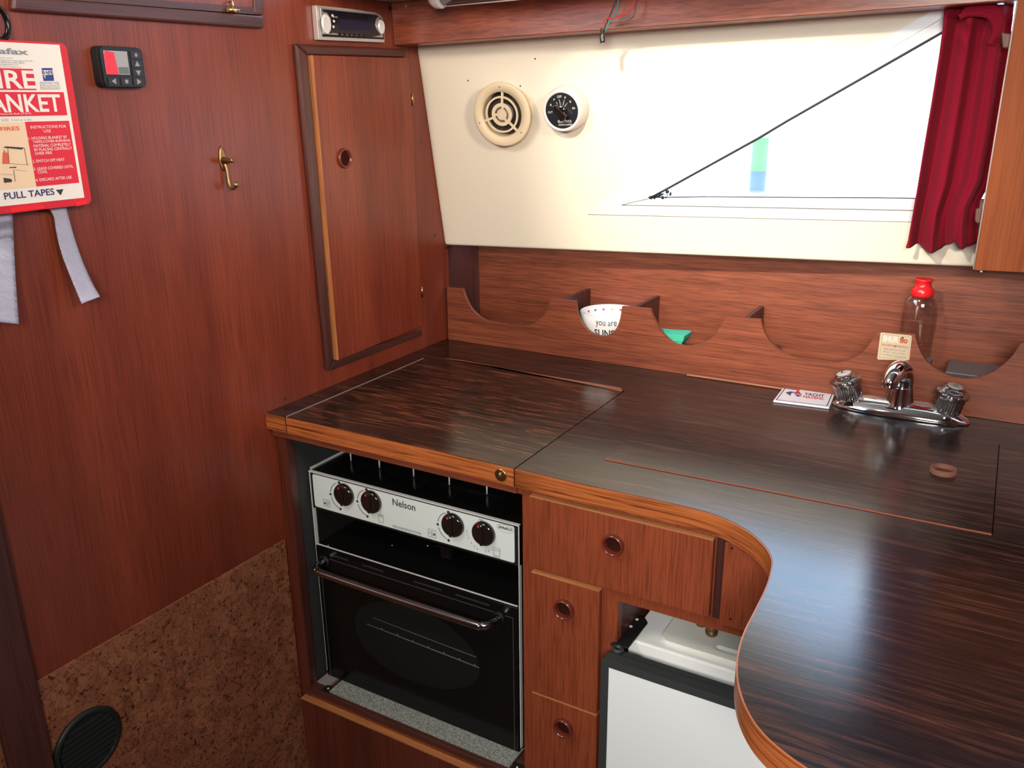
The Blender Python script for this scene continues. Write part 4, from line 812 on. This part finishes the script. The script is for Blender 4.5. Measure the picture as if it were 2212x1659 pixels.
# instrument
ins = thing('instrument_display', 'black square instrument with small red and grey screen and arrow buttons', 'instrument', X0.w(*X0.px(262,142), 0))
iN = .018
ip0 = X0.pxs([(218,100),(308,104),(317,186),(226,190)], iN); U0 = (ip0[0][0]+ip0[3][0])/2; U1 = (ip0[1][0]+ip0[2][0])/2; V1 = (ip0[0][1]+ip0[1][1])/2; V0 = (ip0[2][1]+ip0[3][1])/2
U1 -= .001
obj('body', MB().plate(X0, rrect(U0-.003,U1+.001,V0-.001,V1+.001,.008), (), .0003, iN-.004), black_mat, ins, bevel=.002)
fp = obj('front_plate', MB().plate(X0, rrect(U0,U1,V0,V1,.006), (), iN-.0039, iN), mat('instrument_black', (.012,.012,.014), .3), ins, bevel=.0015)
IW, IH = U1-U0, V1-V0
obj('screen', MB().plate(X0, rect(U0+.06*IW,U0+.62*IW,V0+.31*IH,V0+.90*IH), (), iN+.0001, iN+.0006), mat('screen_grey', (.34,.34,.36), .15), ins)
obj('screen_red', MB().plate(X0, [(U0+.06*IW,V0+.31*IH),(U0+.35*IW,V0+.31*IH),(U0+.30*IW,V0+.86*IH),(U0+.10*IW,V0+.90*IH),(U0+.06*IW,V0+.80*IH)], (), iN+.0007, iN+.0009), mat('screen_red', (.75,.05,.08), .2), ins)
obj('screen_detail', MB().box(X0, U0+.36*IW,U0+.60*IW,V0+.33*IH,V0+.50*IH, iN+.0007, iN+.0009), mat('screen_green_grey', (.12,.15,.14), .3), ins)
gl = mat('button_grey', (.28,.26,.25), .5); bt = mat('button_black', (.02,.02,.022), .4)
for (cx_, cy_, kd) in ((.82,.82,'sun'),(.82,.59,'up'),(.82,.37,'dn'),(.20,.14,'lf'),(.50,.14,'sq'),(.80,.14,'rt')):
    bx_, by_ = U0+cx_*IW, V0+cy_*IH; hw, hh = .13*IW, .095*IH
    bo_ = obj('button', MB().plate(X0, rrect(bx_-hw,bx_+hw,by_-hh,by_+hh,.001), (), iN+.0002, iN+.0016), bt, ins)
    s_ = .004; sh = {'up':[(-s_,-s_*.7),(s_,-s_*.7),(0,s_)], 'dn':[(-s_,s_*.7),(0,-s_),(s_,s_*.7)], 'lf':[(s_*.7,-s_),(s_*.7,s_),(-s_,0)], 'rt':[(-s_*.7,-s_),(s_,0),(-s_*.7,s_)], 'sq':rect(-s_*.6,s_*.6,-s_*.6,s_*.6), 'sun':[(s_*(1 if q%2 else .35)*math.cos(q*math.pi/8), s_*(1 if q%2 else .35)*math.sin(q*math.pi/8)) for q in range(16)]}[kd]
    obj('symbol', MB().plate(X0, [(bx_+a, by_+b) for a, b in sh], (), iN+.0017, iN+.0019), gl, bo_)
# coat hook
hk = thing('coat_hook', 'tarnished brass coat hook on the bulkhead', 'hook', X0.w(*X0.px(480,360), 0))
f = X0.atpx(480,343); obj('back_plate', MB().lathe(f, [(.010,.0003),(.0095,.002),(.006,.003)], 28, su=.72, sv=2.0), old_brass, hk)
f2 = X0.atpx(480,347); obj('stud', MB().tube([f2.w(0,0,.003), f2.w(0,0,.020), f2.w(.001,.002,.026)], .004, 14, rs=[.006,.003,.0045]), old_brass, hk)
f3 = X0.atpx(484,365); obj('hook', MB().tube(spline([f3.w(-.002,.014,.003), f3.w(0,-.002,.006), f3.w(0,-.018,.007), f3.w(0,-.027,.010), f3.w(0,-.030,.016), f3.w(.001,-.026,.021)],5), .003, 12), old_brass, hk)
f4 = f3.at(.001,-.024,.022); obj('hook_tip', MB().lathe(f4, [(.002,-.002),(.0048,0),(.0048,.002),(.002,.004)], 16), old_brass, hk)
# black ring top left
f = X0.atpx(-6,50,.012); o = obj('black_ring_handle', MB().tube([f.w(.013*math.cos(a), .019*math.sin(a), 0) for a in [2*math.pi*i/32 for i in range(32)]], .0035, 10, True), black_enamel); tag(o, 'black oval ring at the top left edge of the bulkhead', 'ring')
o2 = X0.atpx(-6,50)
# upper locker frame at top left
ul = thing('upper_locker', 'dark moulded locker frame with brass catch at the top left of the bulkhead', 'locker', X0.w(*X0.px(300,20), 0))
uN = .012
obj('bottom_moulding', MB().plate(X0, X0.pxs([(28,22),(571,61),(570,34),(30,-10)], uN), (), .0003, uN), dark_y, ul, bevel=.003)
obj('side_moulding', MB().plate(X0, X0.pxs([(570.5,33),(564,-150),(544,-150),(550,31.5)], uN), (), .0003, uN), dark_z, ul, bevel=.003)
obj('side_moulding', MB().plate(X0, X0.pxs([(30,-10),(44,-9),(24,-150),(8,-150)], uN), (), .0003, uN), dark_z, ul, bevel=.003)
obj('panel', MB().plate(X0, X0.pxs([(46,-8),(549,16),(543,-150),(24,-150)], uN-.003), (), .0003, uN-.003), teak_z, ul)
obj('frame_bead', MB().plate(X0, X0.pxs([(46,-8),(549,31),(549,16.5),(46,-24)], uN-.001), (), .0003, uN-.001), dark_y, ul)
f = X0.atpx(497,22,uN); cb_ = obj('catch', MB().tube([f.w(-.010,.0,.006), f.w(.012,-.001,.006)], .0034, 12), brass, ul, label='small brass catch')
obj('catch_stem', MB().tube([f.w(0,.012,.0002), f.w(0,.012,.008), f.w(0,0,.006)], .0018, 8), brass, cb_)

# fire blanket
fb = thing('fire_blanket', 'red cased fire blanket with white label hanging on the bulkhead', 'fire blanket', X0.w(*X0.px(90,270), 0))
bN = .026
q1 = X0.px(141,92,bN); q2 = X0.px(200,436,bN); RU = (q1[0]+q2[0])/2; TV = X0.px(60,89,bN)[1]; BV = X0.px(100,452,bN)[1]; LU = X0.px(-92, 250, bN)[0]
obj('case', MB().plate(X0, rrect(LU,RU,BV,TV,.008), (), .0003, bN), red_pl, fb, bevel=.004, seg=3)
LN = bN+.0004
lb_ = X0.pxs([(128.5,97),(182.3,426.7),(0,446.3)], LN); lR = (lb_[0][0]+lb_[1][0])/2; lT = lb_[0][1]; lB = (lb_[1][1]+lb_[2][1])/2
lbl = obj('label_sheet', MB().box(X0, LU+.012, lR, lB, lT, bN, LN), lab_w, fb, label='white printed label')
k = MB()
def blk_(pts): k.plate(X0, X0.pxs(pts, LN), (), LN+.0001, LN+.0003)
def qd_(ur, lr, lu=None): # red block to the left edge of the label
    a = X0.px(*ur, LN); b = X0.px(*lr, LN); return (LU+.016 if lu is None else lu), (a[0]+b[0])/2, b[1], a[1]
r1 = qd_((70.9,149),(78.2,194.6)); r2 = qd_((137,199),(145.3,249)); k.box(X0, *r1, LN+.0001, LN+.0003); k.box(X0, *r2, LN+.0001, LN+.0003)
i0 = X0.px(54,263.5,LN); i1 = X0.px(170.9,395,LN); i2 = X0.px(148.7,260.4,LN); i3 = X0.px(77.8,402.7,LN); iu0 = (i0[0]+i3[0])/2; iu1 = (i1[0]+i2[0])/2; iv0 = (i1[1]+i3[1])/2; iv1 = (i0[1]+i2[1])/2
k.box(X0, iu0, iu1, iv0, iv1, LN+.0001, LN+.0003)
obj('red_print', k, red_ink, lbl)
obj('peach_print', MB().box(X0, LU+.016, iu0, iv0, iv1, LN+.0001, LN+.0003), peach, lbl)
k = MB(); PN2 = LN+.0001
k.tb(X0, 'FIRE', (-33,193), (72.5,153), PN2, bold=.02, pb=(60,191.5), pt=(60,152.5)); k.tb(X0, 'BLANKET', (-70,243), (134,240), PN2, pb=(100,241.5), pt=(100,203.5), bold=.02)
k.tb(X0, 'Material Ref: JT510', (-2,251), (67,249), PN2, pb=(40,248.5), pt=(40,243.8))
for s_, a, b in (('INSTRUCTIONS FOR',(65.8,277.5),(141.8,269.9)),('USE',(94.3,285.7),(109,280)),('1. HOLDING BLANKET BY',(61.8,301.4),(144.3,293.2)),('TAPES,COVER BURNING',(70.9,309),(150.6,301.4)),('MATERIAL COMPLETELY',(72.4,317.8),(151.9,309)),('BY PLACING CENTRALLY',(74,326),(155,317.2)),('OVER FIRE',(75.6,334.3),(111.4,327.3)),('2. SWITCH OFF HEAT',(70.3,350.8),(138.6,341.9)),('3. LEAVE COVERED UNTIL',(72.8,367.2),(157.6,357.1)),('COOL',(82,374.8),(101.3,367.8)),('4. DISCARD AFTER USE',(77.2,391.3),(154.2,380.5))):
    mid = (a[0]+b[0])/2; my = (a[1]+b[1])/2; k.tb(X0, s_, a, b, PN2, pb=(mid,my+3.1), pt=(mid,my-3.1), bold=.004)
obj('white_lettering', k, lab_w, lbl)
k = MB(); k.tb(X0, 'PULL TAPES', (10,432), (116.5,411), LN, pb=(60,426.5), pt=(60,411.5), bold=.02); k.tb(X0, 'BY', (-22,432), (-1,420), LN, pb=(-10,434.5), pt=(-10,420), bold=.02)
obj('dark_lettering', k, mat('navy_print', (.04,.03,.12), .5), lbl)
k = MB(); k.plate(X0, X0.pxs([(120.3,410.2),(136.7,408.4),(131,422.3)][::-1], LN), (), LN+.0001, LN+.0003); obj('black_arrow', k, print_m, lbl); k = MB()
for L in ([(5.7,319),(12.7,316),(52.5,319),(46.5,323)],[(16,320),(17,320),(20,350),(19,350)],[(52,320),(53,320),(59,356),(58,356)],[(20,353),(63,356),(63,356.6),(20,353.6)],[(28,366),(58,370),(58,370.4),(28,366.4)],[(29,368),(30,368),(33,392),(32,392)],[(7,384),(22,386),(25.6,388),(25.6,393),(9,395)],[(20,361),(35,360),(35,362.6),(20,363)],[(2,376),(28,377.5),(28,378),(2,376.5)]): k.plate(X0, X0.pxs(L, LN+.0003), (), LN+.0004, LN+.0006)
obj('black_drawing', k, print_m, lbl)
k = MB(); k.plate(X0, X0.pxs([(4.5,354),(5.5,332),(9,322.5),(11.5,332),(13.5,326.5),(16.5,332),(21,354)], LN+.0003), (), LN+.0004, LN+.0006); k.tb(X0, 'FIRES', (1,283), (41,273), LN+.0003, pb=(20,282), pt=(20,273.5), bold=.02)
obj('orange_print', k, orange_ink, lbl)
k = MB(); k.tb(X0, 'SIZE: 1.1m x 1.1m', (2.5,262), (66.5,256), LN, pb=(35,261.5), pt=(35,256)); obj('size_lettering', k, grey_ink, lbl); k = MB(); k.tb(X0, 'aquafax', (-62,119), (59.5,105), LN, pb=(20,121), pt=(20,104), bold=.03); obj('maker_lettering', k, grey_ink, lbl); k = MB()
for s_, x1_, yy in (('Aquafax Limited',26.6,126),('Business Park, Luton, Beds. LU3 3HP',70,131),('Tel: 01582 568700 Fax: 01582 568703',52,135.5),('sales@aquafax.co.uk',39,140.3),('http://www.aquafax.co.uk',45,145)):
    k.tb(X0, s_, (x1_-3.4*len(s_)*.62,yy), (x1_,yy), LN, pb=(30,yy+1.7), pt=(30,yy-1.9))
obj('address_lettering', k, grey_ink, lbl); k = MB()
for s_, yy in (('BS EN 1869 : 1997',180.5),('FIRE BLANKET',185.3),('MANUFACTURE',190)): k.tb(X0, s_, (89,yy), (125.5,yy), LN, pb=(107,yy+1.5), pt=(107,yy-1.8))
bxp = X0.pxs([(85.4,176.8),(126,177.3),(128.5,192.7),(88,192.8)][::-1], LN); bxi = X0.pxs([(86.2,177.6),(125.3,178),(127.7,192),(88.7,192.1)], LN); k.plate(X0, bxp, [bxi], LN+.0001, LN+.0003)
obj('standard_mark', k, grey_ink, lbl)
k = MB(); k.plate(X0, X0.pxs([(89.6,147),(112.5,147),(113.5,151.5),(90,151.5)][::-1], LN), (), LN+.0001, LN+.0003); k.plate(X0, X0.pxs([(91.6,162),(115,161.5),(116.7,174.6),(94,174.8)][::-1], LN), (), LN+.0001, LN+.0003)
k.tb(X0, 'BAFE', (91,160), (113.8,153), LN, pb=(102,160.6), pt=(102,152.8), bold=.03); obj('blue_print', k, blue_ink, lbl)
k = MB(); k.plate(X0, X0.pxs([(94.5,162.5),(97,170.5),(99.5,153),(98.6,153),(96.8,166),(95.6,162.5)], LN+.0003), (), LN+.0004, LN+.0006); obj('white_tick', k, lab_w, lbl)
for pp in ([(28,452),(97.5,445),(98,452),(29,461)],[(166,437.5),(188,434),(189,441),(167,446)]):
    obj('clip', MB().plate(X0, X0.pxs(pp, bN+.003), (), bN-.012, bN+.003), mat('bright_red_clip', (.80,.02,.02), .35), fb, bevel=.0012)
def tape(Lf, Rt, nf, nm='pull_tape'):
    K = 40; A_ = [(p.x,p.y) for p in spline([Vector((a,b,0)) for a,b in Lf], 8)]; B_ = [(p.x,p.y) for p in spline([Vector((a,b,0)) for a,b in Rt], 8)]
    A_ = [A_[int(i*(len(A_)-1)/K)] for i in range(K+1)]; B_ = [B_[int(i*(len(B_)-1)/K)] for i in range(K+1)]
    P = []; M_ = 6
    for i in range(K+1):
        for j in range(M_+1):
            s_ = j/M_; x = A_[i][0]*(1-s_)+B_[i][0]*s_; y = A_[i][1]*(1-s_)+B_[i][1]*s_; n_ = nf(i/K, s_); u, v = X0.px(x, y, n_); P.append(X0.w(u, v, n_))
    F = [(i*(M_+1)+j, (i+1)*(M_+1)+j, (i+1)*(M_+1)+j+1, i*(M_+1)+j+1) for i in range(K) for j in range(M_)]
    o_ = obj(nm, MB().add(P, F, True), tape_m, fb, label='pale lilac woven pull tape'); s2 = o_.modifiers.new('thick','SOLIDIFY'); s2.thickness = .0012
tape([(101,446),(116,466),(122,500),(134,548),(154,600),(177,656)], [(142,442),(150,475),(163,520),(181,570),(199,610),(216,640)], lambda t, s: .014-.008*math.sin(min(t*2.2,math.pi))+.026*t*t)
tape([(-24,462),(-20,540),(-14,620),(-16,694)], [(27,458),(30,530),(35,620),(41,700)], lambda t, s: .014-.007*math.sin(min(t*2.2,math.pi))+.022*t*t)

# floor vent on the cork
vf = X0.atpx(195,1607,.010); vR = abs(X0.px(250,1572,.01)[0]-X0.px(137,1640,.01)[0])/2
vf = Fr(vf.w(0,0,-.010), vf.U, vf.V)
vt_ = thing('air_vent', 'round black slatted air vent on the cork panel', 'vent', vf.O)
obj('flange', MB().lathe(vf, [(.056,.0043),(.056,.007),(.052,.010),(.048,.010),(.047,.007)], 48), mat('vent_black', (.008,.013,.012), .5), vt_)
vs = MB()
for i in range(9):
    y_ = -.036+i*.009; hw = math.sqrt(max(.046**2-y_**2, 0)); vs.plate(vf, rect(-hw, hw, y_-.0028, y_+.0028), (), .0072, .0100)
obj('slats', vs, mat('vent_slat', (.012,.018,.017), .55), vt_)
for o in bpy.data.objects:
    if '_o' in o.keys(): del o['_o']
